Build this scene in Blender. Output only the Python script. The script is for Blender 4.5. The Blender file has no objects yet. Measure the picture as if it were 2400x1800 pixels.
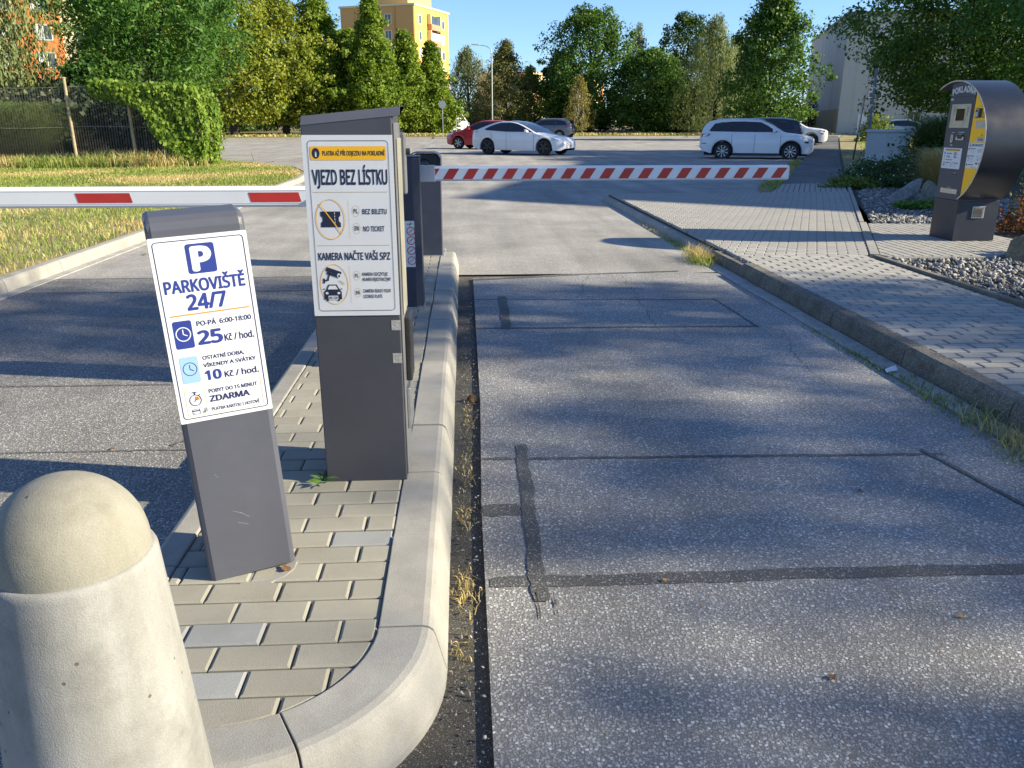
import bpy, math, random
import numpy as np
from mathutils import Vector, Matrix
random.seed(7); rng = np.random.default_rng(11)
R = math.radians
S = bpy.context.scene
COL = S.collection

# ------------------------------------------------------------------ camera
# world frame: +Y runs along the drive lane, +X to the right, metres, z = 0 on the asphalt
cd = bpy.data.cameras.new('camera'); cam = bpy.data.objects.new('camera', cd); COL.objects.link(cam)
cd.sensor_fit = 'HORIZONTAL'; cd.sensor_width = 36.0; cd.lens = 28.48
cd.clip_start = 0.05; cd.clip_end = 3000
cam.location = (0, 0, 1.40); cam.rotation_euler = (R(90 - 17.92), 0, R(-3.3))
S.camera = cam

# ------------------------------------------------------------------ sky and sun
SUN_EL, SUN_AZ = 25.5, 101.3          # azimuth clockwise from +Y
sd = Vector((math.cos(R(SUN_EL)) * math.sin(R(SUN_AZ)), math.cos(R(SUN_EL)) * math.cos(R(SUN_AZ)), math.sin(R(SUN_EL))))
w = bpy.data.worlds.new('World'); S.world = w; w.use_nodes = True
nt = w.node_tree; bg = nt.nodes['Background']
sky = nt.nodes.new('ShaderNodeTexSky'); sky.sky_type = 'NISHITA'; sky.sun_disc = False
sky.sun_elevation = R(SUN_EL); sky.sun_rotation = R(SUN_AZ)
sky.altitude = 300; sky.air_density = 1.0; sky.dust_density = 0.0; sky.ozone_density = 9.0
hs = nt.nodes.new('ShaderNodeHueSaturation'); hs.inputs['Saturation'].default_value = 0.90
nt.links.new(sky.outputs[0], hs.inputs['Color']); nt.links.new(hs.outputs[0], bg.inputs[0]); bg.inputs[1].default_value = 0.092
sl = bpy.data.lights.new('sun', 'SUN'); sl.energy = 5.0; sl.angle = R(0.6); sl.color = (1.0, 0.89, 0.66)
so = bpy.data.objects.new('sun', sl); COL.objects.link(so); so.rotation_euler = sd.to_track_quat('Z', 'Y').to_euler()
so.location = (30, -6, 20)
S.view_settings.view_transform = 'Standard'; S.view_settings.look = 'None'
S.view_settings.exposure = 1.27; S.view_settings.gamma = 1.0
S.render.engine = 'CYCLES'
S.cycles.max_bounces = 8; S.cycles.transparent_max_bounces = 8
S.cycles.use_denoising = True

# ------------------------------------------------------------------ helpers
def link(o, parent=None):
    COL.objects.link(o)
    if parent is not None: o.parent = parent
    return o
def tag(o, label=None, cat=None, group=None, kind=None):
    if label: o['label'] = label
    if cat: o['category'] = cat
    if group: o['group'] = group
    if kind: o['kind'] = kind
    return o
def empty(name, loc=(0, 0, 0), rz=0.0, label=None, cat=None, group=None, kind=None):
    o = bpy.data.objects.new(name, None); o.empty_display_size = .2; link(o)
    o.location = loc; o.rotation_euler = (0, 0, rz)
    return tag(o, label, cat, group, kind)
def mesh_np(name, V, F):
    """V (n,3), F (m,k) all faces with k corners"""
    V = np.asarray(V, np.float32); F = np.asarray(F, np.int32)
    me = bpy.data.meshes.new(name); m, k = F.shape
    me.vertices.add(len(V)); me.vertices.foreach_set('co', V.ravel())
    me.loops.add(m * k); me.loops.foreach_set('vertex_index', F.ravel())
    me.polygons.add(m); me.polygons.foreach_set('loop_start', np.arange(0, m * k, k, dtype=np.int32))
    me.update(calc_edges=True); return me
def shade(me, on=True):
    me.polygons.foreach_set('use_smooth', np.full(len(me.polygons), on)); me.update()
def put(name, me, mat, parent=None, loc=None, smooth=False):
    if mat is not None and len(me.materials) == 0: me.materials.append(mat)
    if smooth: shade(me)
    o = bpy.data.objects.new(name, me); link(o, parent)
    if loc is not None: o.location = loc
    return o
def bevel(o, w=.004, seg=2, ang=35):
    m = o.modifiers.new('bevel', 'BEVEL'); m.width = w; m.segments = seg; m.limit_method = 'ANGLE'; m.angle_limit = R(ang)
    m.harden_normals = False
    return o

class MB:
    def __init__(s): s.v = []; s.f = []
    def add(s, vs, fs):
        b = len(s.v); s.v += [tuple(p) for p in vs]; s.f += [tuple(i + b for i in f) for f in fs]; return s
    def box(s, x0, x1, y0, y1, z0, z1, M=None):
        p = [(x, y, z) for z in (z0, z1) for y in (y0, y1) for x in (x0, x1)]
        if M is not None: p = [M @ Vector(q) for q in p]
        return s.add(p, [(0, 2, 3, 1), (4, 5, 7, 6), (0, 1, 5, 4), (2, 6, 7, 3), (0, 4, 6, 2), (1, 3, 7, 5)])
    def prism(s, poly, z0, z1, M=None):
        n = len(poly); p = [(x, y, z0) for x, y in poly] + [(x, y, z1) for x, y in poly]
        if M is not None: p = [M @ Vector(q) for q in p]
        f = [tuple(range(n - 1, -1, -1)), tuple(range(n, 2 * n))] + [(i, (i + 1) % n, n + (i + 1) % n, n + i) for i in range(n)]
        return s.add(p, f)
    def loft(s, secs, closed=True, caps=True):
        n = len(secs[0]); b = len(s.v)
        for q in secs: s.v += [tuple(p) for p in q]
        for i in range(len(secs) - 1):
            for j in range(n if closed else n - 1):
                k = (j + 1) % n
                s.f.append((b + i * n + j, b + i * n + k, b + (i + 1) * n + k, b + (i + 1) * n + j))
        if caps:
            s.f.append(tuple(b + j for j in range(n - 1, -1, -1)))
            e = b + (len(secs) - 1) * n; s.f.append(tuple(e + j for j in range(n)))
        return s
    def tube(s, path, rad, n=8, caps=True):
        path = [Vector(p) for p in path]; secs = []
        if not hasattr(rad, '__len__'): rad = [rad] * len(path)
        up = None
        for i, p in enumerate(path):
            d = (path[min(i + 1, len(path) - 1)] - path[max(i - 1, 0)]).normalized()
            if up is None: up = d.orthogonal().normalized()
            up = (up - d * up.dot(d)).normalized(); r = d.cross(up)
            secs.append([p + (up * math.cos(a) + r * math.sin(a)) * rad[i] for a in [2 * math.pi * k / n for k in range(n)]])
        return s.loft(secs, True, caps)
    def lathe(s, prof, n=24, c=(0, 0, 0), axis='z', caps=True):
        secs = []
        for r, h in prof:
            q = []
            for k in range(n):
                a = 2 * math.pi * k / n; x, y = r * math.cos(a), r * math.sin(a)
                q.append((c[0] + x, c[1] + y, c[2] + h) if axis == 'z' else (c[0] + x, c[1] + h, c[2] + y) if axis == 'y' else (c[0] + h, c[1] + x, c[2] + y))
            secs.append(q)
        return s.loft(secs, True, caps)
    def mesh(s, name):
        me = bpy.data.meshes.new(name); me.from_pydata(s.v, [], s.f); me.update()
        import bmesh
        bm = bmesh.new(); bm.from_mesh(me); bmesh.ops.recalc_face_normals(bm, faces=bm.faces); bm.to_mesh(me); bm.free()
        return me
    def obj(s, name, mat, parent=None, smooth=False, bev=0, seg=2, loc=None, ang=35):
        me = s.mesh(name); o = put(name, me, mat, parent, loc, smooth)
        if smooth:
            try: me.set_sharp_from_angle(angle=R(40))
            except Exception: pass
        if bev: bevel(o, bev, seg, ang)
        return o
def box(name, mat, b, parent=None, bev=0, M=None, **k): return MB().box(*b, M=M).obj(name, mat, parent, bev=bev, **k)

# ------------------------------------------------------------------ materials
def newmat(name):
    m = bpy.data.materials.new(name); m.use_nodes = True; nt = m.node_tree
    return m, nt, nt.nodes['Principled BSDF']
def node(nt, t, **kw):
    n = nt.nodes.new(t)
    for k, v in kw.items():
        if k in n.inputs: n.inputs[k].default_value = v
        else: setattr(n, k, v)
    return n
def c4(c): return (c[0], c[1], c[2], 1)
def sc(c, f): return tuple(max(0, min(1, x * f)) for x in c)
def ramp(nt, fac, stops, interp='LINEAR'):
    r = nt.nodes.new('ShaderNodeValToRGB'); r.color_ramp.interpolation = interp
    e = r.color_ramp.elements
    while len(e) < len(stops): e.new(.5)
    for q, (p, c) in zip(e, stops): q.position = p; q.color = c4(c) if hasattr(c, '__len__') else (c, c, c, 1)
    nt.links.new(fac, r.inputs[0]); return r.outputs[0]
def mixc(nt, fac, a, b, mode='MIX'):
    m = nt.nodes.new('ShaderNodeMix'); m.data_type = 'RGBA'; m.blend_type = mode
    for s, v in ((m.inputs[0], fac), (m.inputs[6], a), (m.inputs[7], b)):
        if hasattr(v, 'is_linked') or hasattr(v, 'links'): nt.links.new(v, s)
        elif hasattr(v, '__len__'): s.default_value = c4(v)
        else: s.default_value = v
    return m.outputs[2]
def coords(nt, world=False):
    if world: return nt.nodes.new('ShaderNodeNewGeometry').outputs['Position']
    return nt.nodes.new('ShaderNodeTexCoord').outputs['Object']
def noise(nt, vec, scale, detail=4, rough=.55, out=0):
    n = node(nt, 'ShaderNodeTexNoise', Scale=scale, Detail=detail, Roughness=rough); nt.links.new(vec, n.inputs['Vector']); return n.outputs[out]
def addbump(nt, b, h, strength=.3, dist=.01):
    n = node(nt, 'ShaderNodeBump', Strength=strength, Distance=dist); nt.links.new(h, n.inputs['Height']); nt.links.new(n.outputs[0], b.inputs['Normal']); return n
def pm(name, col, rough=.6, metal=0, var=.12, vs=4, bump=0, bs=120, rand=0, coat=0, spec=.5, dirt=0, dirtcol=(.12, .10, .07), world=True, fine=0):
    m, nt, b = newmat(name); v = coords(nt, world)
    b.inputs['Roughness'].default_value = rough; b.inputs['Metallic'].default_value = metal
    b.inputs['Specular IOR Level'].default_value = spec; b.inputs['Coat Weight'].default_value = coat
    if coat: b.inputs['Coat Roughness'].default_value = .06
    n1 = noise(nt, v, vs, 6, .6)
    c = ramp(nt, n1, [(.28, sc(col, 1 - var)), (.72, sc(col, 1 + var))])
    if fine:
        n3 = noise(nt, v, bs, 2, .5); c = mixc(nt, 1.0, c, ramp(nt, n3, [(.3, 1 - fine), (.7, 1 + fine * .6)]), 'MULTIPLY')
    if rand:
        oi = nt.nodes.new('ShaderNodeObjectInfo'); c = mixc(nt, 1.0, c, ramp(nt, oi.outputs['Random'], [(0, 1 - rand), (1, 1.0)]), 'MULTIPLY')
    if dirt:
        n2 = noise(nt, v, vs * 2.7, 8, .7); c = mixc(nt, ramp(nt, n2, [(.5, 0), (.75, dirt)]), c, dirtcol)
    nt.links.new(c, b.inputs['Base Color'])
    if rough < .95:
        rr = ramp(nt, n1, [(.3, max(0, rough - .06)), (.7, min(1, rough + .08))]); nt.links.new(rr, b.inputs['Roughness'])
    if bump: addbump(nt, b, noise(nt, v, bs, 4, .6), bump, .004)
    return m
def leafmat(name, a, b_, trans=.35, nscale=.25, rough=.55, spec=.3):
    m, nt, b = newmat(name); g = nt.nodes.new('ShaderNodeNewGeometry')
    n1 = noise(nt, g.outputs['Position'], nscale, 3, .6)
    f = nt.nodes.new('ShaderNodeMath'); f.operation = 'MULTIPLY_ADD'; nt.links.new(g.outputs['Random Per Island'], f.inputs[0]); f.inputs[1].default_value = .75
    s2 = nt.nodes.new('ShaderNodeMath'); s2.operation = 'MULTIPLY_ADD'; nt.links.new(n1, s2.inputs[0]); s2.inputs[1].default_value = 1.0; s2.inputs[2].default_value = -.4
    nt.links.new(s2.outputs[0], f.inputs[2])
    c = ramp(nt, f.outputs[0], [(.1, a), (.9, b_)])
    nt.links.new(c, b.inputs['Base Color']); b.inputs['Roughness'].default_value = rough; b.inputs['Specular IOR Level'].default_value = spec
    t = nt.nodes.new('ShaderNodeBsdfTranslucent'); nt.links.new(mixc(nt, 1.0, c, (1.0, 1.0, .55), 'MULTIPLY'), t.inputs[0])
    mx = nt.nodes.new('ShaderNodeMixShader'); mx.inputs[0].default_value = trans
    nt.links.new(b.outputs[0], mx.inputs[1]); nt.links.new(t.outputs[0], mx.inputs[2]); nt.links.new(mx.outputs[0], nt.nodes['Material Output'].inputs[0])
    return m
def asphalt(name, chip=95, light=(.34, .33, .31), mid=(.19, .185, .175), dark=(.055, .055, .056), keep=.62, bump=.9, stain=.35):
    m, nt, b = newmat(name); v = coords(nt, True)
    warp = mixc(nt, .012, v, noise(nt, v, 60, 2, .5, 1), 'ADD')
    vo = node(nt, 'ShaderNodeTexVoronoi', Scale=chip, Randomness=1.0); nt.links.new(warp, vo.inputs['Vector'])
    sp = nt.nodes.new('ShaderNodeSeparateColor'); nt.links.new(vo.outputs['Color'], sp.inputs[0])
    v2 = node(nt, 'ShaderNodeTexVoronoi', Scale=chip * 2.1, Randomness=1.0); nt.links.new(warp, v2.inputs['Vector'])
    s2 = nt.nodes.new('ShaderNodeSeparateColor'); nt.links.new(v2.outputs['Color'], s2.inputs[0])
    stone = ramp(nt, sp.outputs[0], [(0, sc(mid, .8)), (.5, mid), (.8, light), (.97, sc(light, 1.35)), (.985, (.30, .20, .13)), (1, (.33, .24, .15))])
    matrix = mixc(nt, ramp(nt, v2.outputs['Distance'], [(.25, 1), (.6, 0)]), dark, ramp(nt, s2.outputs[1], [(0, dark), (1 - keep * .75, sc(mid, .75)), (.85, mid), (1, light)]))
    fine = ramp(nt, noise(nt, v, chip * 2.6, 3, .7), [(.3, .82), (.7, 1.15)])
    mk = nt.nodes.new('ShaderNodeMath'); mk.operation = 'MULTIPLY'; nt.links.new(ramp(nt, vo.outputs['Distance'], [(.34, 1), (.50, 0)]), mk.inputs[0]); nt.links.new(ramp(nt, sp.outputs[1], [(1 - keep - .02, 0), (1 - keep + .06, 1)]), mk.inputs[1])
    edge = mk.outputs[0]
    col = mixc(nt, 1.0, mixc(nt, edge, matrix, stone), fine, 'MULTIPLY')
    big = noise(nt, v, .9, 7, .62); big2 = noise(nt, v, .22, 4, .6)
    col = mixc(nt, 1.0, col, ramp(nt, big, [(.3, 1 - stain), (.62, 1.08)]), 'MULTIPLY')
    col = mixc(nt, 1.0, col, ramp(nt, big2, [(.35, 1 - stain * .45), (.65, 1.06)]), 'MULTIPLY')
    mp = node(nt, 'ShaderNodeMapping'); mp.inputs['Scale'].default_value = (2.2, .16, 1); nt.links.new(v, mp.inputs['Vector'])
    col = mixc(nt, 1.0, col, ramp(nt, noise(nt, mp.outputs[0], 1.0, 4, .6), [(.35, 1 - stain * .6), (.62, 1.07)]), 'MULTIPLY')
    vd = node(nt, 'ShaderNodeTexVoronoi', Scale=1.7, Randomness=1.0); nt.links.new(mixc(nt, .08, v, noise(nt, v, 9, 3, .6, 1), 'ADD'), vd.inputs['Vector'])
    col = mixc(nt, ramp(nt, vd.outputs['Distance'], [(.035, .45), (.075, 0)]), col, sc(dark, .7))
    nt.links.new(col, b.inputs['Base Color'])
    b.inputs['Roughness'].default_value = .82; b.inputs['Specular IOR Level'].default_value = .35
    hgt = mixc(nt, .4, edge, v2.outputs['Distance']); addbump(nt, b, hgt, bump, .004)
    return m

A_LANE = asphalt('asphalt_lane', 92, light=(.55, .54, .52), mid=(.42, .413, .40), dark=(.19, .188, .184), keep=.74, stain=.24, bump=.6)
A_LEFT = asphalt('asphalt_left', 105, light=(.49, .472, .442), mid=(.34, .33, .312), dark=(.12, .118, .113), keep=.68, stain=.22, bump=.55)
A_LOT = asphalt('asphalt_lot', 70, light=(.47, .45, .415), mid=(.395, .376, .347), dark=(.29, .277, .258), keep=.75, bump=.4, stain=.28)
A_GUT = asphalt('asphalt_gutter', 150, light=(.32, .30, .265), mid=(.185, .175, .15), dark=(.08, .075, .065), keep=.5, bump=1.0)
A_TAR = asphalt('tar', 120, light=(.36, .36, .35), mid=(.22, .22, .215), dark=(.09, .09, .09), keep=.5, bump=.7)
A_PATH = asphalt('asphalt_path', 70, light=(.24, .24, .23), mid=(.17, .17, .165), dark=(.11, .11, .11), keep=.7, bump=.3)
PAVER = pm('paver_concrete', (.31, .295, .245), .85, var=.08, vs=3, bump=.5, bs=420, rand=.16, fine=.10, dirt=.25, dirtcol=(.17, .15, .11))
PAVER_G = pm('paver_grey', (.29, .295, .29), .85, var=.10, vs=6, bump=.5, bs=420, rand=.12, fine=.12)
PAVER_W = pm('paver_walk', (.365, .352, .32), .85, var=.08, vs=2.5, bump=.4, bs=420, rand=.2, fine=.10, dirt=.3, dirtcol=(.2, .185, .16))
JOINT = pm('joint_sand', (.055, .05, .042), .95, var=.3, vs=40, bump=.6, bs=300)
KERB = pm('kerb_concrete', (.31, .30, .275), .85, var=.16, vs=4, bump=.4, bs=280, rand=.12, fine=.12, dirt=.5, dirtcol=(.22, .20, .16))
KERB_OLD = pm('kerb_old', (.19, .17, .135), .92, var=.35, vs=6, bump=1.0, bs=110, rand=.15, fine=.55, dirt=.9, dirtcol=(.06, .05, .035))
GUTTER_C = pm('gutter_concrete', (.36, .35, .33), .9, var=.25, vs=6, bump=.6, bs=200, fine=.2, dirt=.6)
SOIL = pm('soil', (.10, .075, .05), .95, var=.4, vs=7, bump=.8, bs=60)
LAWN = pm('lawn_soil', (.25, .22, .095), .95, var=.5, vs=1.1, bump=.8, bs=40, fine=.4, dirt=.7, dirtcol=(.25, .20, .09))
DARKSOIL = pm('dark_soil', (.05, .042, .03), .95, var=.4, vs=5, bump=.6, bs=60)
# ------------------------------------------------------------------ ground sheets
def sheet(name, poly, z, mat, kind='structure', thick=0, parent=None):
    m = MB()
    if thick: m.prism(poly, z - thick, z)
    else: m.add([(x, y, z) for x, y in poly], [tuple(range(len(poly)))])
    o = m.obj(name, mat, parent)
    if kind and parent is None: tag(o, kind=kind)
    return o
sheet('ground', [(-1500, -400), (1500, -400), (1500, 2500), (-1500, 2500)], -.06, LAWN)
sheet('parking_lot', [(-60, 7.78), (60, 7.78), (110, 60), (110, 92), (40, 84), (0, 75), (-40, 69), (-60, 66)], -.004, A_LOT)
sheet('gutter_bed', [(-60, -20), (60, -20), (60, 7.79), (-60, 7.79)], -.022, A_GUT)
lane = sheet('drive_lane', [(.05, -6), (2.455, -6), (2.455, 7.72), (2.0, 7.80), (.07, 7.60), (.065, 4), (.045, 2.82)], -.002, A_LANE, thick=.03)
lane2 = sheet('exit_lane', [(-3.86, -6), (-1.06, -6), (-1.06, 7.75), (-3.86, 7.75)], -.002, A_LEFT, thick=.03)
def strip(parent, p, q, w, z=.0025, mat=A_TAR, name='tar_strip', jit=.004):
    p = Vector((p[0], p[1], 0)); q = Vector((q[0], q[1], 0)); d = q - p; n = max(3, int(d.length / .025)); t = d.normalized(); s = Vector((-t.y, t.x, 0))
    m = MB(); L = []; Rr = []
    ph = random.uniform(0, 9)
    for i in range(n + 1):
        c = p + d * (i / n) + s * (min(w, .03) * .10 * math.sin(ph + i * .11) + min(w, .03) * .08 * math.sin(ph * 2 + i * .37)); e = min(1, .8 + min(i, n - i) * .2)
        L.append(c + s * e * (w / 2 + random.uniform(-jit, jit))); Rr.append(c - s * e * (w / 2 + random.uniform(-jit, jit)))
    vs = [(a.x, a.y, z) for a in L] + [(a.x, a.y, z) for a in Rr]
    m.add(vs, [(i, n + 1 + i, n + 2 + i, i + 1) for i in range(n)])
    return m.obj(name, mat, parent)
for a, b, wd, z in [((.06, 2.27), (2.4, 2.25), .066, .0), ((.06, 3.27), (2.1, 3.21), .024, .0), ((.235, 3.42), (.215, 2.15), .052, .002),
                 ((.05, 2.77), (.2, 2.78), .10, .0), ((2.03, 3.26), (2.14, 2.62), .022, .002), ((2.14, 2.62), (2.16, 2.3), .022, .002),
                 ((.06, 5.63), (2.1, 5.58), .040, .0), ((.07, 6.62), (2.07, 6.5), .014, .0), ((.3, 6.72), (.29, 5.6), .07, .002), ((2.06, 6.55), (2.09, 5.55), .014, .002),
                 ((.07, 7.5), (1.1, 7.72), .085, .0), ((1.1, 7.72), (2.1, 7.86), .05, .0), ((.2, 2.2), (.205, 2.06), .004, .002), ((.255, 2.2), (.257, 2.08), .004, .002)]:
    strip(lane, a, b, wd, z)
def crack(parent, p, q, z=.001, w=.008, amp=.06):
    p = Vector((*p, 0)); q = Vector((*q, 0)); n = int((q - p).length / .05) + 2; off = 0; pts = []
    for i in range(n + 1):
        off += random.uniform(-.02, .02); off *= .97; c = p.lerp(q, i / n); s = Vector((-(q - p).y, (q - p).x, 0)).normalized(); pts.append(c + s * off)
    m = MB(); vs = []
    for i, c in enumerate(pts):
        ww = w * random.uniform(.3, 1.1); vs += [(c.x - ww / 2, c.y + ww / 3, z), (c.x + ww / 2, c.y - ww / 3, z)]
    m.add(vs, [(2 * i, 2 * i + 1, 2 * i + 3, 2 * i + 2) for i in range(n)]); return m.obj('crack', A_TAR, parent)
for a, b in [((1.35, 5.6), (1.5, 7.6)), ((1.5, 7.0), (2.35, 6.6)), ((2.0, 4.2), (2.2, 5.5)), ((.9, 6.6), (1.2, 7.7))]: crack(lane, a, b, w=.005)
for y0, y1, wd in [(4.47, 4.41, .022), (3.47, 3.45, .014), (7.1, 7.08, .016)]: strip(lane2, (-3.84, y0), (-1.08, y1), wd, .0005, jit=.004)
crack(lane2, (-3.8, 7.6), (-2.2, 7.05)); crack(lane2, (-1.35, 3.5), (-1.12, 4.1), w=.03)

# ------------------------------------------------------------------ pavers
def clip(poly, reg):
    out = poly
    for i in range(len(reg)):
        a, b = reg[i], reg[(i + 1) % len(reg)]; ex, ey = b[0] - a[0], b[1] - a[1]
        side = lambda p: ex * (p[1] - a[1]) - ey * (p[0] - a[0])
        inp, out = out, []
        for j in range(len(inp)):
            p, q = inp[j], inp[(j + 1) % len(inp)]; sp, sq = side(p), side(q)
            if sp >= 0: out.append(p)
            if (sp >= 0) != (sq >= 0):
                t = sp / (sp - sq); out.append((p[0] + (q[0] - p[0]) * t, p[1] + (q[1] - p[1]) * t))
        if not out: return []
    return out
def area(p): return .5 * abs(sum(p[i][0] * p[(i + 1) % len(p)][1] - p[(i + 1) % len(p)][0] * p[i][1] for i in range(len(p))))
def clean(p):
    o = []
    for q in p:
        if not o or math.hypot(q[0] - o[-1][0], q[1] - o[-1][1]) > .004: o.append(q)
    if len(o) > 1 and math.hypot(o[0][0] - o[-1][0], o[0][1] - o[-1][1]) < .004: o.pop()
    return o
def inset(p, d):
    n = len(p); out = []
    for i in range(n):
        a, b, c = Vector(p[i - 1]), Vector(p[i]), Vector(p[(i + 1) % n])
        e1 = (b - a).normalized(); e2 = (c - b).normalized(); n1 = Vector((-e1.y, e1.x)); n2 = Vector((-e2.y, e2.x))
        bis = (n1 + n2)
        if bis.length < 1e-4: bis = n1
        bis.normalize(); k = d / max(.45, bis.dot(n1)); q = b + bis * k; out.append((q.x, q.y))
    return out
def paver_geo(m, poly, z, ch=.006, dep=.04):
    n = len(poly); top = inset(poly, ch)
    v = [(x, y, z - dep) for x, y in poly] + [(x, y, z - ch * .55) for x, y in poly] + [(x, y, z) for x, y in top]
    f = [tuple(range(2 * n, 3 * n))]
    for k in (0, 1):
        f += [(k * n + i, k * n + (i + 1) % n, (k + 1) * n + (i + 1) % n, (k + 1) * n + i) for i in range(n)]
    m.add(v, f)
def pave(region, origin, ang, L=.2, Wd=.1, gap=.005, gy=None):
    gy = gy or gap
    """running bond over a convex ccw region; rows along the rotated x axis; yields polygons (ccw) and whether whole"""
    ca, sa = math.cos(ang), math.sin(ang); T = lambda x, y: (origin[0] + x * ca - y * sa, origin[1] + x * sa + y * ca)
    loc = [((p[0] - origin[0]) * ca + (p[1] - origin[1]) * sa, -(p[0] - origin[0]) * sa + (p[1] - origin[1]) * ca) for p in region]
    x0, x1 = min(p[0] for p in loc), max(p[0] for p in loc); y0, y1 = min(p[1] for p in loc), max(p[1] for p in loc)
    out = []
    for r in range(int(math.floor(y0 / Wd)), int(math.ceil(y1 / Wd)) + 1):
        sh = L / 2 * (r % 2)
        for c in range(int(math.floor((x0 - sh) / L)) - 1, int(math.ceil((x1 - sh) / L)) + 1):
            jx = random.uniform(-.001, .001)
            q = [(c * L + sh + gap / 2 + jx, r * Wd + gy / 2), ((c + 1) * L + sh - gap / 2 + jx, r * Wd + gy / 2), ((c + 1) * L + sh - gap / 2 + jx, (r + 1) * Wd - gy / 2), (c * L + sh + gap / 2 + jx, (r + 1) * Wd - gy / 2)]
            q = [T(*p) for p in q]; k = clean(clip(q, region))
            if len(k) >= 3 and area(k) > .0012: out.append((k, len(k) == 4 and abs(area(k) - area(q)) < 1e-5))
    return out
def paver_obj(poly, z, mat, parent, ch):
    cx = sum(p[0] for p in poly) / len(poly); cy = sum(p[1] for p in poly) / len(poly)
    m = MB(); paver_geo(m, [(p[0] - cx, p[1] - cy) for p in poly], 0, ch)
    o = m.obj('paver', mat, parent); o.location = (cx, cy, z + random.uniform(-.0015, .0012)); o.rotation_euler = (random.uniform(-.006, .006), random.uniform(-.006, .006), random.uniform(-.006, .006)); return o

# ------------------------------------------------------------------ traffic island between the lanes
IZ = .13
arcN = 14
def arc(cx, cy, r, a0, a1, n=arcN): return [(cx + r * math.cos(R(a0 + (a1 - a0) * i / n)), cy + r * math.sin(R(a0 + (a1 - a0) * i / n))) for i in range(n + 1)]
inner = arc(-.6, 1.85, .35, -90, 0) + [(-.25, 8.35)] + [(-.30, 8.48), (-.86, 8.48), (-.88, 8.3)] + arc(-.68, 1.7, .2, 180, 270, 6)
isl = sheet('traffic_island', [(x * .995, y) for x, y in inner], .085, JOINT, thick=.1)
tag(isl, kind='structure')
reg = inner
pv = pave(reg, (-.245, 1.5), 0)
grey = 0
for k, full in pv:
    cx = sum(p[0] for p in k) / len(k); cy = sum(p[1] for p in k) / len(k)
    g_ = (abs(cy - 2.33) < .05 and abs(cx + .36) < .07) or (abs(cy - 1.83) < .05 and abs(cx + .72) < .1) or (abs(cy - 1.63) < .05 and abs(cx + .7) < .08) or (cy > 3 and random.random() < .06)
    if full or cy < 6: paver_obj(k, IZ, PAVER_G if g_ else PAVER, isl, .007)
    else: paver_obj(k, IZ, PAVER, isl, .007)
# kerb stones: profile (offset from inner edge outward, z)
PROF = [(0, -.02), (0, .132), (.003, .135), (.116, .135), (.133, .131), (.145, .121), (.151, .106), (.178, 0.0), (.178, -.03)]
def kerb_run(pts, nrm, parent, mat=KERB, prof=PROF, name='kerb_stone', joint=.003, seg=0.5):
    """pts: inner edge polyline of one stone with outward normals"""
    secs = []
    for (x, y), (nx, ny) in zip(pts, nrm): secs.append([(x + nx * o, y + ny * o, z) for o, z in prof])
    o = MB().loft(secs, True, True).obj(name, mat, parent, bev=.006, seg=2)
    return o
CORE = [(.004, -.02), (.004, .128), (.112, .128), (.139, .117), (.146, .104), (.172, 0), (.172, -.03)]
_ca = [(math.cos(R(-90 + 90 * i / 24)), math.sin(R(-90 + 90 * i / 24))) for i in range(25)]
kerb_run([(-.6 + .353 * c_, 1.85 + .353 * s_) for c_, s_ in _ca] + [(-.247, 8.34)], _ca + [(1, 0)], isl, JOINT, CORE, 'kerb_bed')
kerb_run([(-.883, 8.6), (-.883, 1.72)], [(-1, 0), (-1, 0)], isl, JOINT, [(.004, -.02), (.004, .127), (.07, .127), (.092, .115), (.108, 0), (.108, -.03)], 'kerb_bed')
y = 1.85
for i in range(13):
    a, b = y + i * .5 + .003, y + (i + 1) * .5 - .003
    dz = random.uniform(-.004, .003); pr = [(o, z + dz if z > .05 else z) for o, z in PROF]
    kerb_run([(-.247 + random.uniform(-.001, .004), a), (-.247 + random.uniform(-.001, .004), b)], [(1, 0), (1, 0)], isl, prof=pr)
for c, rk, a0, a1, n in [((-.6, 1.85), .353, -.4, -62, 12), ((-.6, 1.85), .353, -62.6, -89.8, 7), ((-.68, 1.7), .203, -90.2, -179.6, 12)]:
    P = []; Nn = []
    for i in range(n + 1):
        a = R(a0 + (a1 - a0) * i / n); P.append((c[0] + rk * math.cos(a), c[1] + rk * math.sin(a))); Nn.append((math.cos(a), math.sin(a)))
    kerb_run(P, Nn, isl)
PROF_L = [(0, -.02), (0, .134), (.075, .134), (.092, .128), (.10, .115), (.115, 0), (.115, -.03)]
for i in range(14):
    a, b = 1.705 + i * .5, 1.705 + (i + 1) * .5 - .006
    kerb_run([(-.883, b), (-.883, a)], [(-1, 0), (-1, 0)], isl, prof=PROF_L)
kerb_run([(-.88, 8.5), (-.57, 8.5)], [(0, 1), (0, 1)], isl, prof=PROF_L); kerb_run([(-.565, 8.5), (-.2, 8.5)], [(0, 1), (0, 1)], isl, prof=PROF_L)

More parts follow.
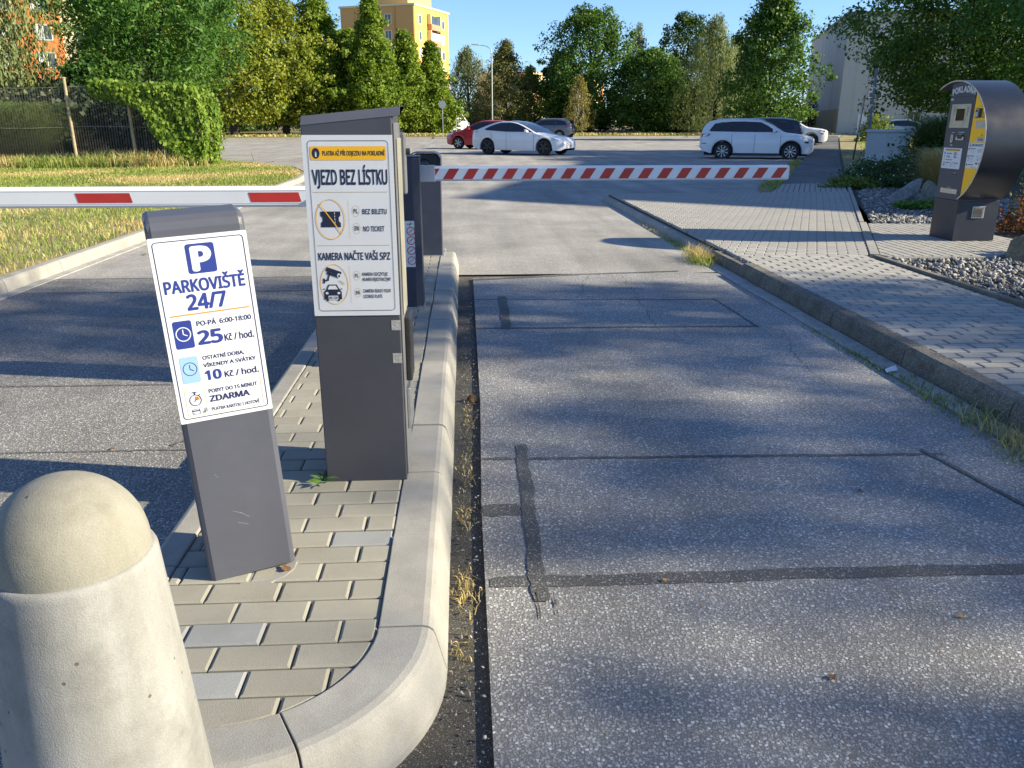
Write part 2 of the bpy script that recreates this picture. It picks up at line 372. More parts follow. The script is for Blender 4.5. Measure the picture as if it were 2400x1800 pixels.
# ------------------------------------------------------------------ right pavement
WZ = .12
dirA = R(-23.0)
regN = [(2.735, 1.5), (4.03, 1.5), (4.03, 8.0), (2.735, 8.0)]
regA = [(2.735, 8.003), (4.09, 8.003), (7.40, 15.60), (2.735, 15.50)]
regB = [(5.85, 15.52), (7.39, 15.62), (8.37, 17.95), (6.95, 17.80)]
regP = [(4.205, 8.0), (4.25, 7.9), (5.35, 7.88), (6.3, 8.0), (6.3, 10.5), (5.345, 10.6)]
walk = sheet('pavement', [(2.72, 1.2), (4.06, 1.2), (4.14, 7.88), (6.3, 7.85), (6.35, 10.6), (5.5, 10.75), (8.4, 18.0), (6.93, 17.85), (5.83, 15.55), (2.72, 15.54)], .085, JOINT, thick=.1)
tag(walk, kind='structure')
allp = []
for reg, org, ang in ((regN, (2.735, 8.0), 0), (regA, (4.09, 8.003), dirA), (regB, (7.39, 15.6), dirA + R(90)), (regP, (4.4, 8.4), R(90))):
    allp += [k for k, f in pave(reg, org, ang, gap=.012 if reg is regN else .0095, gy=.017 if reg is regN else .0095)]
def cen(k): return (sum(p[0] for p in k) / len(k), sum(p[1] for p in k) / len(k))
vis = [k for k in allp if cen(k)[1] > 3.15 and cen(k)[0] / cen(k)[1] < .80]
vis.sort(key=lambda k: math.hypot(*cen(k)) - 30 * area(k))
near_set = set(id(k) for k in vis[:298])
rest = MB()
for k in allp:
    if id(k) in near_set: paver_obj(k, WZ, PAVER_W, walk, .007)
    elif cen(k)[1] > 1.5: paver_geo(rest, k, WZ + random.uniform(-.001, .001), .006, .03)
ro = rest.obj('paver_field', PAVER_W, walk); ro['kind'] = 'stuff'
# old kerb along the drive lane
OLDP = [(0, -.03), (0, .118), (.005, .123), (.085, .121), (.102, .112), (.110, .095), (.125, -.01), (.125, -.03)]
for i in range(15):
    a, b = .55 + i * 1.0, .55 + (i + 1) * 1.0 - .008
    n = 8; P = [(2.735 + (.004 * math.sin(i * 3 + j) if 0 < j < n else 0), b + (a - b) * j / n) for j in range(n + 1)]
    drop = 0 if b < 7.6 else min(.05, (b - 7.6) * .03)
    o = kerb_run(P, [(-1, 0)] * (n + 1), walk, KERB_OLD if b < 8.6 else KERB, [(q, z - drop if z > .05 else z) for q, z in OLDP])
GUTP = [(2.425, 2.53)]
for i in range(9):
    a, b = 3.0 + i * .6, 3.0 + (i + 1) * .6 - .006
    m = MB().box(2.465 + .004 * (i % 3), 2.602, a, b, -.03, .006 + .002 * (i % 2)); m.obj('gutter_stone', GUTTER_C, walk, bev=.008)
# edging stones (thin)
def edging(pts, parent, w=.05, z0=.05, z1=.135, mat=KERB, name='edging_stone', ln=1.0):
    for p, q in zip(pts[:-1], pts[1:]):
        p = Vector(p); q = Vector(q); d = (q - p); n = max(1, round(d.length / ln))
        for i in range(n):
            a = p + d * (i / n); b = p + d * ((i + 1) / n) - d.normalized() * .004; t = d.normalized(); s = Vector((-t.y, t.x)) * w / 2
            MB().prism([(a - s)[:], (b - s)[:], (b + s)[:], (a + s)[:]], z0, z1 + random.uniform(-.003, .003)).obj(name, mat, parent, bev=.005)
edging([(4.085, 1.5), (4.085, 7.86)], walk, .06, z1=.145, mat=KERB_OLD)
edging([(4.147, 8.0), (5.332, 10.72)], walk, .09, z1=.126, mat=KERB)
edging([(5.318, 10.725), (7.45, 15.62), (8.43, 17.9)], walk, .06, z1=.135)
edging([(4.2, 7.86), (5.3, 7.84)], walk, .04, z1=.12)
# asphalt footpath running on along the car park
sheet('footpath', [(6.96, 17.86), (8.37, 18.0), (19.3, 42.4), (32.9, 72.6), (38, 84), (36.6, 84.5), (31.4, 72.9), (18.0, 42.6)], .105, A_PATH, thick=.14)
# planted bed and lawn right of the path
sheet('garden_bed', [(4.12, .5), (60, .5), (60, 30), (15.0, 31), (8.5, 18.05), (5.4, 10.78), (6.32, 10.6), (6.28, 7.82), (4.13, 7.82)], .085, DARKSOIL, thick=.1)
sheet('lawn_right', [(8.5, 18.02), (15.1, 31), (60, 30), (110, 60), (110, 84), (39, 85), (33.0, 72.6), (19.4, 42.4)], .096, LAWN, thick=.12)
sheet('verge', [(6.2, 15.9), (6.93, 17.8), (12.2, 29.6), (11.9, 29.8), (6.5, 18.0), (5.95, 16.0)], .07, LAWN, thick=.1)
# left lawn with its kerb
LAWN_EDGE = [(-4.07, -4), (-4.07, 20.5), (-4.3, 23), (-5.1, 25.6), (-6.6, 28), (-8.7, 30.5), (-11.5, 34.5), (-30, 71)]
sheet('lawn_left', LAWN_EDGE + [(-60, 66), (-60, -4)], .10, LAWN, thick=.16)
lk = sheet('lawn_gutter', [(-3.96, 2), (-3.84, 2), (-3.84, 20), (-3.96, 20)], .004, GUTTER_C, thick=.03)
def lawn_kerb():
    pts = [Vector(p) for p in LAWN_EDGE[:-2]]; pts[0] = Vector((-4.07, 2.0))
    out = []
    for p, q in zip(pts[:-1], pts[1:]):
        n = max(1, round((q - p).length / 1.0))
        for i in range(n): out.append((p.lerp(q, i / n), p.lerp(q, (i + 1) / n)))
    for a, b in out:
        d = (b - a).normalized(); nx, ny = d.y, -d.x
        a2 = a + d * .004; b2 = b - d * .004
        kerb_run([tuple(b2), tuple(a2)], [(nx, ny)] * 2, lk, KERB, [(0, -.02), (0, .105), (.01, .115), (.085, .112), (.105, .095), (.125, -.01), (.125, -.02)])
lawn_kerb()
# far verge behind the car park
bank = MB(); nx = 40
FE = lambda x: np.interp(x, [-60, -40, 0, 40, 110], [66, 69, 75, 84, 92])
v = []; f = []
for i in range(nx + 1):
    x = -60 + 170 * i / nx; y0 = float(FE(x)); v += [(x, y0, -.02), (x, y0, .13), (x, y0 + .25, .14), (x, y0 + 6, .3), (x, y0 + 25, .45), (x, y0 + 120, .5)]
for i in range(nx):
    for j in range(5): f.append((i * 6 + j, (i + 1) * 6 + j, (i + 1) * 6 + j + 1, i * 6 + j + 1))
DRYLAWN = pm('dry_lawn', (.21, .165, .07), .95, var=.45, vs=.5, bump=.8, bs=8, fine=.3, dirt=.7, dirtcol=(.11, .12, .04))
tag(bank.add(v, f).obj('far_verge', DRYLAWN), kind='structure')
fk = MB()
v = []; f = []
for i in range(nx * 2 + 1):
    x = -60 + 170 * i / (nx * 2); y0 = float(FE(x)); v += [(x, y0 - .02, -.02), (x, y0 - .02, .15), (x, y0 + .14, .155), (x, y0 + .14, 0)]
for i in range(nx * 2):
    for j in range(3): f.append((i * 4 + j, (i + 1) * 4 + j, (i + 1) * 4 + j + 1, i * 4 + j + 1))
tag(fk.add(v, f).obj('far_kerb', KERB), kind='structure')
# faded bay lines on the lot
PAINT = pm('bay_paint', (.36, .35, .32), .8, var=.25, vs=3, fine=.3, bs=30)
for x0, y0, x1, y1 in [(12, 62, 30, 66.5), (-1, 40, 6, 37), (5, 47, 13, 44)]:
    strip(bpy.data.objects['parking_lot'], (x0, y0), (x1, y1), .12, .002, PAINT, 'bay_line', .01)
# ------------------------------------------------------------------ paints and sign artwork
def flat(name, col, rough=.45, spec=.4): return pm(name, col, rough, var=.03, vs=8, spec=spec)
WHITE = pm('sign_white', (.62, .63, .645), .38, var=.03, vs=9, spec=.4, dirt=.10, dirtcol=(.5, .48, .44))
NAVY = flat('ink_navy', (.018, .024, .10)); BLUE = flat('ink_blue', (.022, .04, .22)); INK = flat('ink_dark', (.016, .019, .045))
ORANGE = flat('ink_orange', (.52, .22, .02)); AMBER = flat('ink_amber', (.80, .43, .014)); PALEB = flat('ink_paleblue', (.26, .42, .62)); GREYI = flat('ink_grey', (.45, .47, .5)); PALEO = flat('ink_paleorange', (.66, .46, .22))
GOLD = flat('ink_gold', (.58, .40, .12)); REDI = flat('ink_red', (.50, .02, .02))
ANTH = pm('anthracite_paint', (.078, .082, .104), .42, var=.08, vs=2.2, bump=.12, bs=900, spec=.45, dirt=.16, dirtcol=(.15, .155, .165))
ANTH2 = pm('anthracite_dark', (.058, .06, .074), .38, var=.10, vs=2.0, bump=.12, bs=900, spec=.45, dirt=.14, dirtcol=(.12, .125, .14))
NAVYM = pm('navy_metal', (.030, .036, .058), .40, var=.15, vs=3, bump=.1, bs=700, spec=.45, dirt=.2, dirtcol=(.12, .12, .12))
STEEL = pm('brushed_steel', (.52, .52, .52), .34, metal=.9, var=.10, vs=12, bump=.08, bs=500, dirt=.25, dirtcol=(.2, .19, .18))
LGREY = pm('light_grey_paint', (.42, .42, .43), .4, var=.06, vs=4, dirt=.15)
BLACK = pm('black_plastic', (.018, .018, .02), .4, var=.2, vs=20)
SCREEN = pm('dark_screen', (.012, .017, .014), .12, var=.3, vs=14)
ARMW = pm('arm_white', (.72, .73, .74), .36, var=.04, vs=2, spec=.45, dirt=.16, dirtcol=(.45, .43, .4))
ARMR = pm('arm_red', (.46, .028, .022), .35, var=.14, vs=5, dirt=.10, dirtcol=(.3, .1, .08))
YEL = pm('yellow_paint', (.93, .50, .012), .38, var=.05, vs=3, dirt=.08, dirtcol=(.4, .22, .03))

_txt = {}
FONT = None
try:      # a sans face that ships inside Blender; the built-in face is the fallback
    import os
    _p = os.path.join(bpy.utils.system_resource('DATAFILES'), 'fonts', 'NotoSansHebrew-Regular.woff2')
    if os.path.exists(_p): FONT = bpy.data.fonts.load(_p)
except Exception: FONT = None
def text_mesh(s, weight=0.0, spacing=1.0):
    cu = bpy.data.curves.new('t', 'FONT'); cu.body = s; cu.size = 1.0; cu.font = FONT or cu.font; cu.resolution_u = 3; cu.space_character = spacing
    o = bpy.data.objects.new('t', cu); COL.objects.link(o); dg = bpy.context.evaluated_depsgraph_get(); dg.update()
    me = bpy.data.meshes.new_from_object(o.evaluated_get(dg)); bpy.data.objects.remove(o); bpy.data.curves.remove(cu); return me
def cap_h(weight):
    k = round(weight, 4)
    if k not in _txt:
        me = text_mesh('H', weight); ys = [v.co.y for v in me.vertices]; _txt[k] = (min(ys), max(ys)); bpy.data.meshes.remove(me)
    return _txt[k]
def embolden(me, wx, wy, dz):
    """heavier strokes: the outline repeated round itself, each copy a hair higher"""
    n = len(me.vertices); co = np.empty(n * 3); me.vertices.foreach_get('co', co); co = co.reshape(-1, 3); fs = [tuple(p.vertices) for p in me.polygons]; V = []; F = []
    for k, (dx, dy) in enumerate(((0, 0), (1, 0), (-1, 0), (0, .8), (0, -.8), (.7, .6), (-.7, .6), (.7, -.6), (-.7, -.6))):
        V.append(co + np.array([dx * wx, dy * wy, 0]) + np.array(dz) * k); F += [tuple(i + n * k for i in f) for f in fs]
    m2 = bpy.data.meshes.new('lettering'); m2.from_pydata(np.concatenate(V).tolist(), [], F); m2.update(); bpy.data.meshes.remove(me); return m2
class Art:
    """flat print on a panel: local x right, y up, z out of the panel (metres)"""
    def __init__(s, panel, z0=.0): s.p = panel; s.z = z0
    def lay(s, k): return s.z + .0003 + .0003 * k
    def poly(s, pts, mat, k=1, name='print'):
        return MB().add([(x, y, s.lay(k)) for x, y in pts], [tuple(range(len(pts)))]).obj(name, mat, s.p)
    def rect(s, x0, y0, x1, y1, mat, k=1, r=0, name='print'):
        if not r: return s.poly([(x0, y0), (x1, y0), (x1, y1), (x0, y1)], mat, k, name)
        P = []
        for cx, cy, a in ((x1 - r, y0 + r, -90), (x1 - r, y1 - r, 0), (x0 + r, y1 - r, 90), (x0 + r, y0 + r, 180)): P += arc(cx, cy, r, a, a + 90, 5)
        return s.poly(P, mat, k, name)
    def frame(s, x0, y0, x1, y1, w, r, mat, k=1, name='border_line'):
        def ring(d):
            P = []; rr = max(.0005, r - d)
            for cx, cy, a in ((x1 - d - rr, y0 + d + rr, -90), (x1 - d - rr, y1 - d - rr, 0), (x0 + d + rr, y1 - d - rr, 90), (x0 + d + rr, y0 + d + rr, 180)): P += arc(cx, cy, rr, a, a + 90, 5)
            return P
        A, B = ring(0), ring(w); n = len(A); z = s.lay(k)
        return MB().add([(x, y, z) for x, y in A + B], [(i, (i + 1) % n, n + (i + 1) % n, n + i) for i in range(n)]).obj(name, mat, s.p)
    def ring(s, cx, cy, rx, ry, w, mat, k=1, n=32, name='ring'):
        z = s.lay(k); A = [(cx + rx * math.cos(2 * math.pi * i / n), cy + ry * math.sin(2 * math.pi * i / n), z) for i in range(n)]
        B = [(cx + (rx - w) * math.cos(2 * math.pi * i / n), cy + (ry - w) * math.sin(2 * math.pi * i / n), z) for i in range(n)]
        return MB().add(A + B, [(i, (i + 1) % n, n + (i + 1) % n, n + i) for i in range(n)]).obj(name, mat, s.p)
    def disc(s, cx, cy, rx, ry, mat, k=1, n=28, name='print'):
        return s.poly([(cx + rx * math.cos(2 * math.pi * i / n), cy + ry * math.sin(2 * math.pi * i / n)) for i in range(n)], mat, k, name)
    def line(s, x0, y0, x1, y1, w, mat, k=1, name='rule_line'):
        dx, dy = x1 - x0, y1 - y0; L = math.hypot(dx, dy); nx, ny = -dy / L * w / 2, dx / L * w / 2
        return s.poly([(x0 - nx, y0 - ny), (x1 - nx, y1 - ny), (x1 + nx, y1 + ny), (x0 + nx, y0 + ny)], mat, k, name)
    def text(s, t, x0, y0, x1, y1, mat, k=2, weight=.012, name='lettering', slant=0):
        """capital letters fill y0..y1, whole string fills x0..x1"""
        me = text_mesh(t, weight); n = len(me.vertices); co = np.empty(n * 3, np.float32); me.vertices.foreach_get('co', co); co = co.reshape(-1, 3)
        a, b = cap_h(weight); xa, xb = co[:, 0].min(), co[:, 0].max()
        yy = (co[:, 1] - a) / (b - a)
        co[:, 0] = x0 + (co[:, 0] - xa) / (xb - xa) * (x1 - x0) + slant * yy * (y1 - y0); co[:, 1] = y0 + yy * (y1 - y0); co[:, 2] = s.lay(k)
        me.vertices.foreach_set('co', co.ravel()); me.update()
        return put(name, embolden(me, (weight + .006) * .95 * (x1 - x0) / (xb - xa), (weight + .006) * .85 * (y1 - y0) / (b - a), (0, 0, 8e-6)), mat, s.p)

# ------------------------------------------------------------------ concrete bollard in front of the island
def concrete(name, a, b_):
    m, nt, b = newmat(name); v = coords(nt)
    mp = node(nt, 'ShaderNodeMapping'); mp.inputs['Scale'].default_value = (1, 1, .22); nt.links.new(v, mp.inputs['Vector'])
    streak = noise(nt, mp.outputs[0], 14, 7, .65); blot = noise(nt, v, 5, 8, .7); grain = noise(nt, v, 420, 3, .6)
    vo = node(nt, 'ShaderNodeTexVoronoi', Scale=46.0, Randomness=1.0); nt.links.new(v, vo.inputs['Vector']); sp_ = nt.nodes.new('ShaderNodeSeparateColor'); nt.links.new(vo.outputs['Color'], sp_.inputs[0])
    th = nt.nodes.new('ShaderNodeMath'); th.operation = 'MULTIPLY'; nt.links.new(ramp(nt, sp_.outputs[0], [(.80, 0), (.81, 1)]), th.inputs[0]); nt.links.new(ramp(nt, vo.outputs['Distance'], [(.10, 1), (.16, 0)]), th.inputs[1])
    c = mixc(nt, ramp(nt, streak, [(.42, 0), (.66, 1)]), a, b_); c = mixc(nt, ramp(nt, blot, [(.48, 0), (.70, .9)]), c, sc(a, .66))
    c = mixc(nt, 1.0, c, ramp(nt, grain, [(.3, .88), (.7, 1.08)]), 'MULTIPLY'); c = mixc(nt, th.outputs[0], c, sc(a, .38)); nt.links.new(c, b.inputs['Base Color']); b.inputs['Roughness'].default_value = .88
    h = mixc(nt, th.outputs[0], grain, (0, 0, 0)); addbump(nt, b, h, .28, .003); return m
b0 = empty('bollard', (-.568, 1.06, -.02), 0, 'round topped pale concrete bollard standing before the island tip', 'bollard')
CONC = concrete('bollard_concrete', (.235, .232, .217), (.305, .303, .29))
prof = [(.0001, 0), (.171, 0), (.173, .02)] + [(.173 - .059 * t, .02 + .80 * t) for t in (.12, .25, .4, .55, .7, .85, 1.0)] + [(.1135, .826), (.111, .832), (.1075, .8345)]
MB().lathe(prof, 56).obj('shaft', CONC, b0, smooth=True)
CONC2 = concrete('bollard_cap', (.222, .212, .172), (.268, .258, .218))
dome = [(.1055, .832), (.1055, .838)] + [(.1055 * math.cos(a), .840 + .114 * math.sin(a)) for a in [R(x) for x in range(4, 90, 6)]] + [(.0005, .954)]
MB().lathe([(.0001, .825)] + dome, 56).obj('domed_cap', CONC2, b0, smooth=True)

# ------------------------------------------------------------------ parking tariff post
pp = empty('tariff_post', (-.752, 2.104, .128), R(21.5), 'leaning grey metal post with white parking tariff sign beside the bollard', 'sign post')
pp.rotation_mode = 'XYZ'
lean = Matrix.Translation(pp.location) @ Matrix.Rotation(R(-2.9), 4, 'Y') @ Matrix.Rotation(R(21.5), 4, 'Z')
pp.matrix_world = lean
PW, PD, PH = .243, .165, 1.045
def post_shell(w, d, h, r=.022):
    P = []   # side view (y depth, z) profile lofted along x
    secs = []
    prof = [(0, 0), (0, h - .035), (.006, h - .016), (.022, h - .003), (.04, h), (d - .04, h + .006), (d - .012, h), (d, h - .02), (d, 0)]
    for x, ins in ((0, .012), (.004, .005), (.014, 0), (w - .014, 0), (w - .004, .005), (w, .012)):
        secs.append([(x, min(max(y, ins), d - ins), z - (ins if z > .5 else 0)) for y, z in prof])
    return MB().loft(secs, True, True)
post_shell(PW, PD, PH).obj('housing', ANTH, pp, bev=.003)
box('base_plate', STEEL, (.02, PW - .02, .02, PD - .02, -.004, -.0005), pp)
MB().prism([(x * 1, y) for x, y in arc(.15, .03, .10, 0, 350, 14)], -.03, -.006).obj('mortar_pad', KERB, pp)
def panel(name, w, h, x, y, z, parent, mat=WHITE, th=.0022, r=.006):
    """vertical panel whose front looks to -y of the parent"""
    m = MB(); P = []
    for cx, cy, a in ((w - r, r, -90), (w - r, h - r, 0), (r, h - r, 90), (r, r, 180)): P += arc(cx, cy, r, a, a + 90, 4)
    m.prism(P, -th, 0); o = m.obj(name, mat, parent)
    o.matrix_local = Matrix.Translation((x, y, z)) @ Matrix.Rotation(R(90), 4, 'X'); return o
sp = panel('tariff_sign', PW, .5, 0, -.0024, .492, pp, r=.004)
A = Art(sp); mm = .001
def q(*a): return [x * mm for x in a]
A.frame(*q(9, 11, 233, 490), .0022, .010, NAVY)
A.rect(*q(86, 401, 157, 478), BLUE, 1, .007, 'parking_emblem'); A.text('P', *q(102, 410, 142, 468), WHITE, 2, .05)
A.text('PARKOVIŠTĚ', *q(21, 356, 220, 387), BLUE, 1, .030); A.text('24/7', *q(70, 308, 166, 347), BLUE, 1, .032)
A.line(*q(21, 296, 222, 297), .0034, ORANGE)
A.rect(*q(23, 207, 70, 282), BLUE, 1, .006, 'clock_tile'); A.ring(*q(46, 246, 19, 19.5), .0026, WHITE, 2, name='clock_face'); A.line(*q(46, 246, 46, 259), .0026, WHITE, 2, 'clock_hand'); A.line(*q(46, 246, 55.5, 241), .0026, WHITE, 3, 'clock_hand')
A.text('PO-PÁ  6:00-18:00', *q(83, 263, 222, 275.5), NAVY, 1, .024); A.text('25', *q(82, 213, 140, 248), BLUE, 1, .040); A.text('Kč / hod.', *q(147, 213, 223, 231), NAVY, 1, .022)
A.line(*q(22, 195, 222, 197), .0009, GREYI)
A.rect(*q(24, 111, 70, 184), PALEB, 1, .006, 'clock_tile'); A.ring(*q(47, 150, 18, 18.5), .0018, NAVY, 2, name='clock_face'); A.line(*q(47, 150, 47, 162), .0018, NAVY, 2, 'clock_hand'); A.line(*q(47, 150, 56, 144), .0018, NAVY, 3, 'clock_hand')
A.text('OSTATNÍ DOBA,', *q(83, 170, 190, 180), NAVY, 1, .024); A.text('VÍKENDY A SVÁTKY', *q(82, 149, 218, 159), NAVY, 1, .024)
A.text('10', *q(83, 113, 122, 138), BLUE, 1, .040); A.text('Kč / hod.', *q(132, 113, 221, 129), NAVY, 1, .022)
A.frame(*q(22, 17, 222, 99), .0012, .007, PALEO); A.line(*q(74, 90, 73.5, 43), .0008, PALEO); A.line(*q(84, 44, 212, 44), .0009, PALEO)
A.ring(*q(47, 62, 15.5, 16), .0018, NAVY, 2, name='stopwatch_dial'); A.poly([(.047, .062), (.047, .073)] + arc(.047, .062, .011, 80, 0, 5) , ORANGE, 2, 'stopwatch_sector'); A.line(*q(44, 58, 54, 70), .0016, NAVY, 3, 'clock_hand')
A.line(*q(47, 78, 47, 84), .003, NAVY, 2, 'stopwatch_button'); A.line(*q(41, 84.5, 53, 84.5), .0025, NAVY, 3, 'stopwatch_button'); A.line(*q(58, 75, 61, 78), .002, NAVY, 2, 'stopwatch_button')
A.text('POBYT DO 15 MINUT', *q(84, 76, 211, 86), NAVY, 1, .024); A.text('ZDARMA', *q(84, 51, 187, 67), NAVY, 1, .035); A.text('PLATBA KARTOU I HOTOVĚ', *q(84, 25, 211, 34), NAVY, 1, .016)
A.frame(*q(34, 22, 54, 37), .0012, .002, NAVY, name='card_outline'); A.rect(*q(34, 30.5, 54, 33.5), NAVY, 2, name='card_stripe'); A.rect(*q(37, 25.5, 41, 26.6), NAVY, 2, name='card_stripe')
for cx, cy in ((64, 24), (64, 27.5), (69, 28), (69, 31.5), (69, 35)): A.ring(*q(cx, cy, 4.3, 1.9), .0008, NAVY, 2, 14, 'coin_outline')
# scratches
for x0, z0, x1, z1 in [(.09, .21, .14, .18), (.11, .20, .15, .165), (.10, .17, .145, .15), (.06, .33, .075, .31)]:
    m = MB().box(0, math.hypot(x1 - x0, z1 - z0) * .6, -.0003, 0, 0, .0004, M=Matrix.Translation((x0, -.0001, z0)) @ Matrix.Rotation(-math.atan2(z1 - z0, x1 - x0), 4, 'Y')); m.obj('scratch', LGREY, pp)

# ------------------------------------------------------------------ entry column with camera sign
tc = empty('entry_column', (-.378, 2.782, .128), 0, 'tall grey entry column with white no ticket sign and sloping hood', 'ticket column')
W2, D2 = .295, .26; x0, x1 = -W2 / 2, W2 / 2
secs = []
def col_sec(x, ztop): return [(x, 0, 0), (x, 0, ztop - .0), (x, .028, ztop + .026), (x, D2, ztop + .03), (x, D2, 0)]
MB().loft([col_sec(x0, 1.262), col_sec(x1, 1.290)], True, True).obj('body', ANTH2, tc, bev=.004)
MB().loft([[(x0 - .0005, -.0015, 1.2625), (x0 - .0005, .027, 1.2905), (x0 - .0005, D2 + .004, 1.2955), (x0 - .0005, D2 + .004, 1.293), (x0 - .0005, .0275, 1.2885), (x0 - .0005, -.0005, 1.2605)],
           [(x1 + .026, -.0015, 1.2935), (x1 + .026, .027, 1.3215), (x1 + .026, D2 + .004, 1.3265), (x1 + .026, D2 + .004, 1.324), (x1 + .026, .0275, 1.3195), (x1 + .026, -.0005, 1.2915)]], True, True).obj('hood', ANTH, tc, bev=.0015)
SIDEG = pm('side_grey', (.17, .175, .19), .38, metal=.3, var=.1, vs=5)
MB().box(x1 + .0005, x1 + .006, .012, D2 - .012, .02, 1.27).obj('side_door', SIDEG, tc, bev=.002)
PLAST = pm('aged_plastic', (.26, .25, .20), .35, var=.12, vs=6)
MB().box(x1 + .0065, x1 + .012, .05, D2 - .05, .62, 1.22).obj('reader_strip', PLAST, tc, bev=.003)
MB().box(x1 + .0065, x1 + .028, .09, D2 - .03, .36, .60).obj('ticket_mouth', BLACK, tc, bev=.006)
MB().box(x1 + .0065, x1 + .02, .07, D2 - .03, .18, .34).obj('chute', STEEL, tc, bev=.004)
MB().box(x1 - .04, x1 + .022, D2 + .002, D2 + .06, 1.02, 1.235).obj('intercom_box', SIDEG, tc, bev=.006)
MB().lathe([(.0001, 0), (.012, 0), (.012, .014), (.0001, .016)], 16, (x1 + .022, D2 + .03, 1.17), 'x').obj('intercom_knob', BLACK, tc)
sp2 = panel('camera_sign', .293, .60, x0 + .001, -.0024, .632, tc, r=.003)
B = Art(sp2); B.frame(*q(17, 17, 279, 583), .0016, .012, INK)
B.rect(*q(25, 521, 271, 565), AMBER, 1, .006, 'banner'); B.disc(*q(43, 543, 12.5, 17), INK, 2, name='information_disc'); B.text('i', *q(40.5, 532, 45.5, 547), WHITE, 3, .0)
B.text('PLATBA AŽ PŘI ODJEZDU NA POKLADNĚ', *q(65, 536, 267, 550), INK, 2, .020)
B.text('VJEZD BEZ LÍSTKU', *q(27, 444, 271, 490), INK, 1, .026); B.line(*q(25, 419, 270, 419), .0013, GOLD)
B.ring(*q(77, 330, 49, 67), .0026, AMBER, 2); tk = [(44, 356), (110, 356), (110, 342), (104, 336), (104, 324), (110, 318), (110, 304), (44, 304), (44, 318), (50, 324), (50, 336), (44, 342)]
B.poly([(a * mm, b * mm) for a, b in tk], INK, 1, 'ticket_shape')
for yy in (350, 340, 330, 320, 310): B.rect(*q(90, yy - 3, 92, yy + 3), WHITE, 2, name='perforation')
B.line(*q(43, 382, 112, 282), .0034, AMBER, 3, 'slash')
B.line(*q(139, 392, 138, 266), .0008, GOLD)
for cx, cy, t in ((162, 357, 'PL'), (162, 300, 'EN')): B.ring(*q(cx, cy, 13, 18), .001, GOLD, 1, 24); B.text(t, *q(cx - 7, cy - 7, cx + 7, cy + 7), INK, 1, .020)
B.text('BEZ BILETU', *q(184, 347, 264, 363), INK, 1, .020); B.text('NO TICKET', *q(184, 290, 254, 306), INK, 1, .020)
B.line(*q(25, 243, 270, 243), .0013, GOLD); B.text('KAMERA NAČTE VAŠI SPZ', *q(28, 194, 269, 218), INK, 1, .022)
B.ring(*q(75, 110, 48, 70), .0022, AMBER, 1)
def rot(pts, cx, cy, a): return [((cx + (x * math.cos(R(a)) - y * math.sin(R(a)))) * mm, (cy + (x * math.sin(R(a)) + y * math.cos(R(a)))) * mm) for x, y in pts]
B.poly(rot([(-26, -4), (22, -4), (26, 0), (26, 10), (-26, 10)], 74, 152, -20), INK, 2, 'camera_shape'); B.poly(rot([(-22, -14), (20, -14), (20, -5), (-22, -5)], 76, 152, -20), INK, 2, 'camera_shape'); B.disc(*q(92, 140, 6, 8), WHITE, 3, name='camera_shape'); B.disc(*q(93, 139, 3, 4), INK, 4, name='camera_shape')
B.line(*q(60, 146, 54, 126), .005, INK, 2, 'camera_bracket'); B.line(*q(58, 126, 42, 123), .005, INK, 3, 'camera_bracket'); B.line(*q(41, 131, 41, 114), .006, INK, 2, 'camera_bracket')
for a, b_ in ((93, 108), (97, 112), (101, 116)): B.line(*q(a - 3, 124, b_ - 4, 110), .0013, GOLD, 2, 'light_ray')
B.poly([(x * mm, y * mm) for x, y in [(38, 58), (38, 84), (46, 92), (54, 110), (82, 110), (92, 92), (98, 84), (98, 58), (90, 58), (90, 52), (83, 52), (83, 58), (52, 58), (52, 52), (45, 52), (45, 58)]], INK, 2, 'car_shape')
B.poly([(x * mm, y * mm) for x, y in [(51, 93), (57, 106), (79, 106), (86, 93)]], WHITE, 3, 'car_shape'); B.disc(*q(48, 80, 5, 4), WHITE, 3, name='car_shape'); B.disc(*q(88, 80, 5, 4), WHITE, 3, name='car_shape')
B.rect(*q(52, 57, 85, 71), WHITE, 3, .002, 'plate_shape'); B.text('ABC 1234', *q(54, 60, 83, 68), INK, 4, .02)
B.rect(*q(36, 92, 41, 96), INK, 2, name='car_shape'); B.rect(*q(95, 92, 100, 96), INK, 2, name='car_shape')
B.line(*q(130, 174, 130, 44), .0008, GOLD)
for cx, cy, t in ((153, 140, 'PL'), (153, 81, 'EN')): B.ring(*q(cx, cy, 11.5, 16), .001, GOLD, 1, 24); B.text(t, *q(cx - 6, cy - 6, cx + 6, cy + 6), INK, 1, .020)
for t, x, y0_, x1_, y1_ in (('KAMERA ODCZYTUJE', 172, 139, 258, 150), ('NUMER REJESTRACYJNY', 172, 121, 268, 132), ('CAMERA READS YOUR', 172, 81, 266, 92), ('LICENSE PLATE', 172, 62, 236, 73)): B.text(t, *q(x, y0_, x1_, y1_), INK, 1, .020)
TAPE = pm('old_tape', (.34, .33, .31), .5, var=.3, vs=30, fine=.4, bs=200)
for z_ in (.595, .475): MB().box(x1 - .032, x1 + .0004, -.0008, -.0002, z_ - .018, z_ + .018).obj('tape_residue', TAPE, tc)

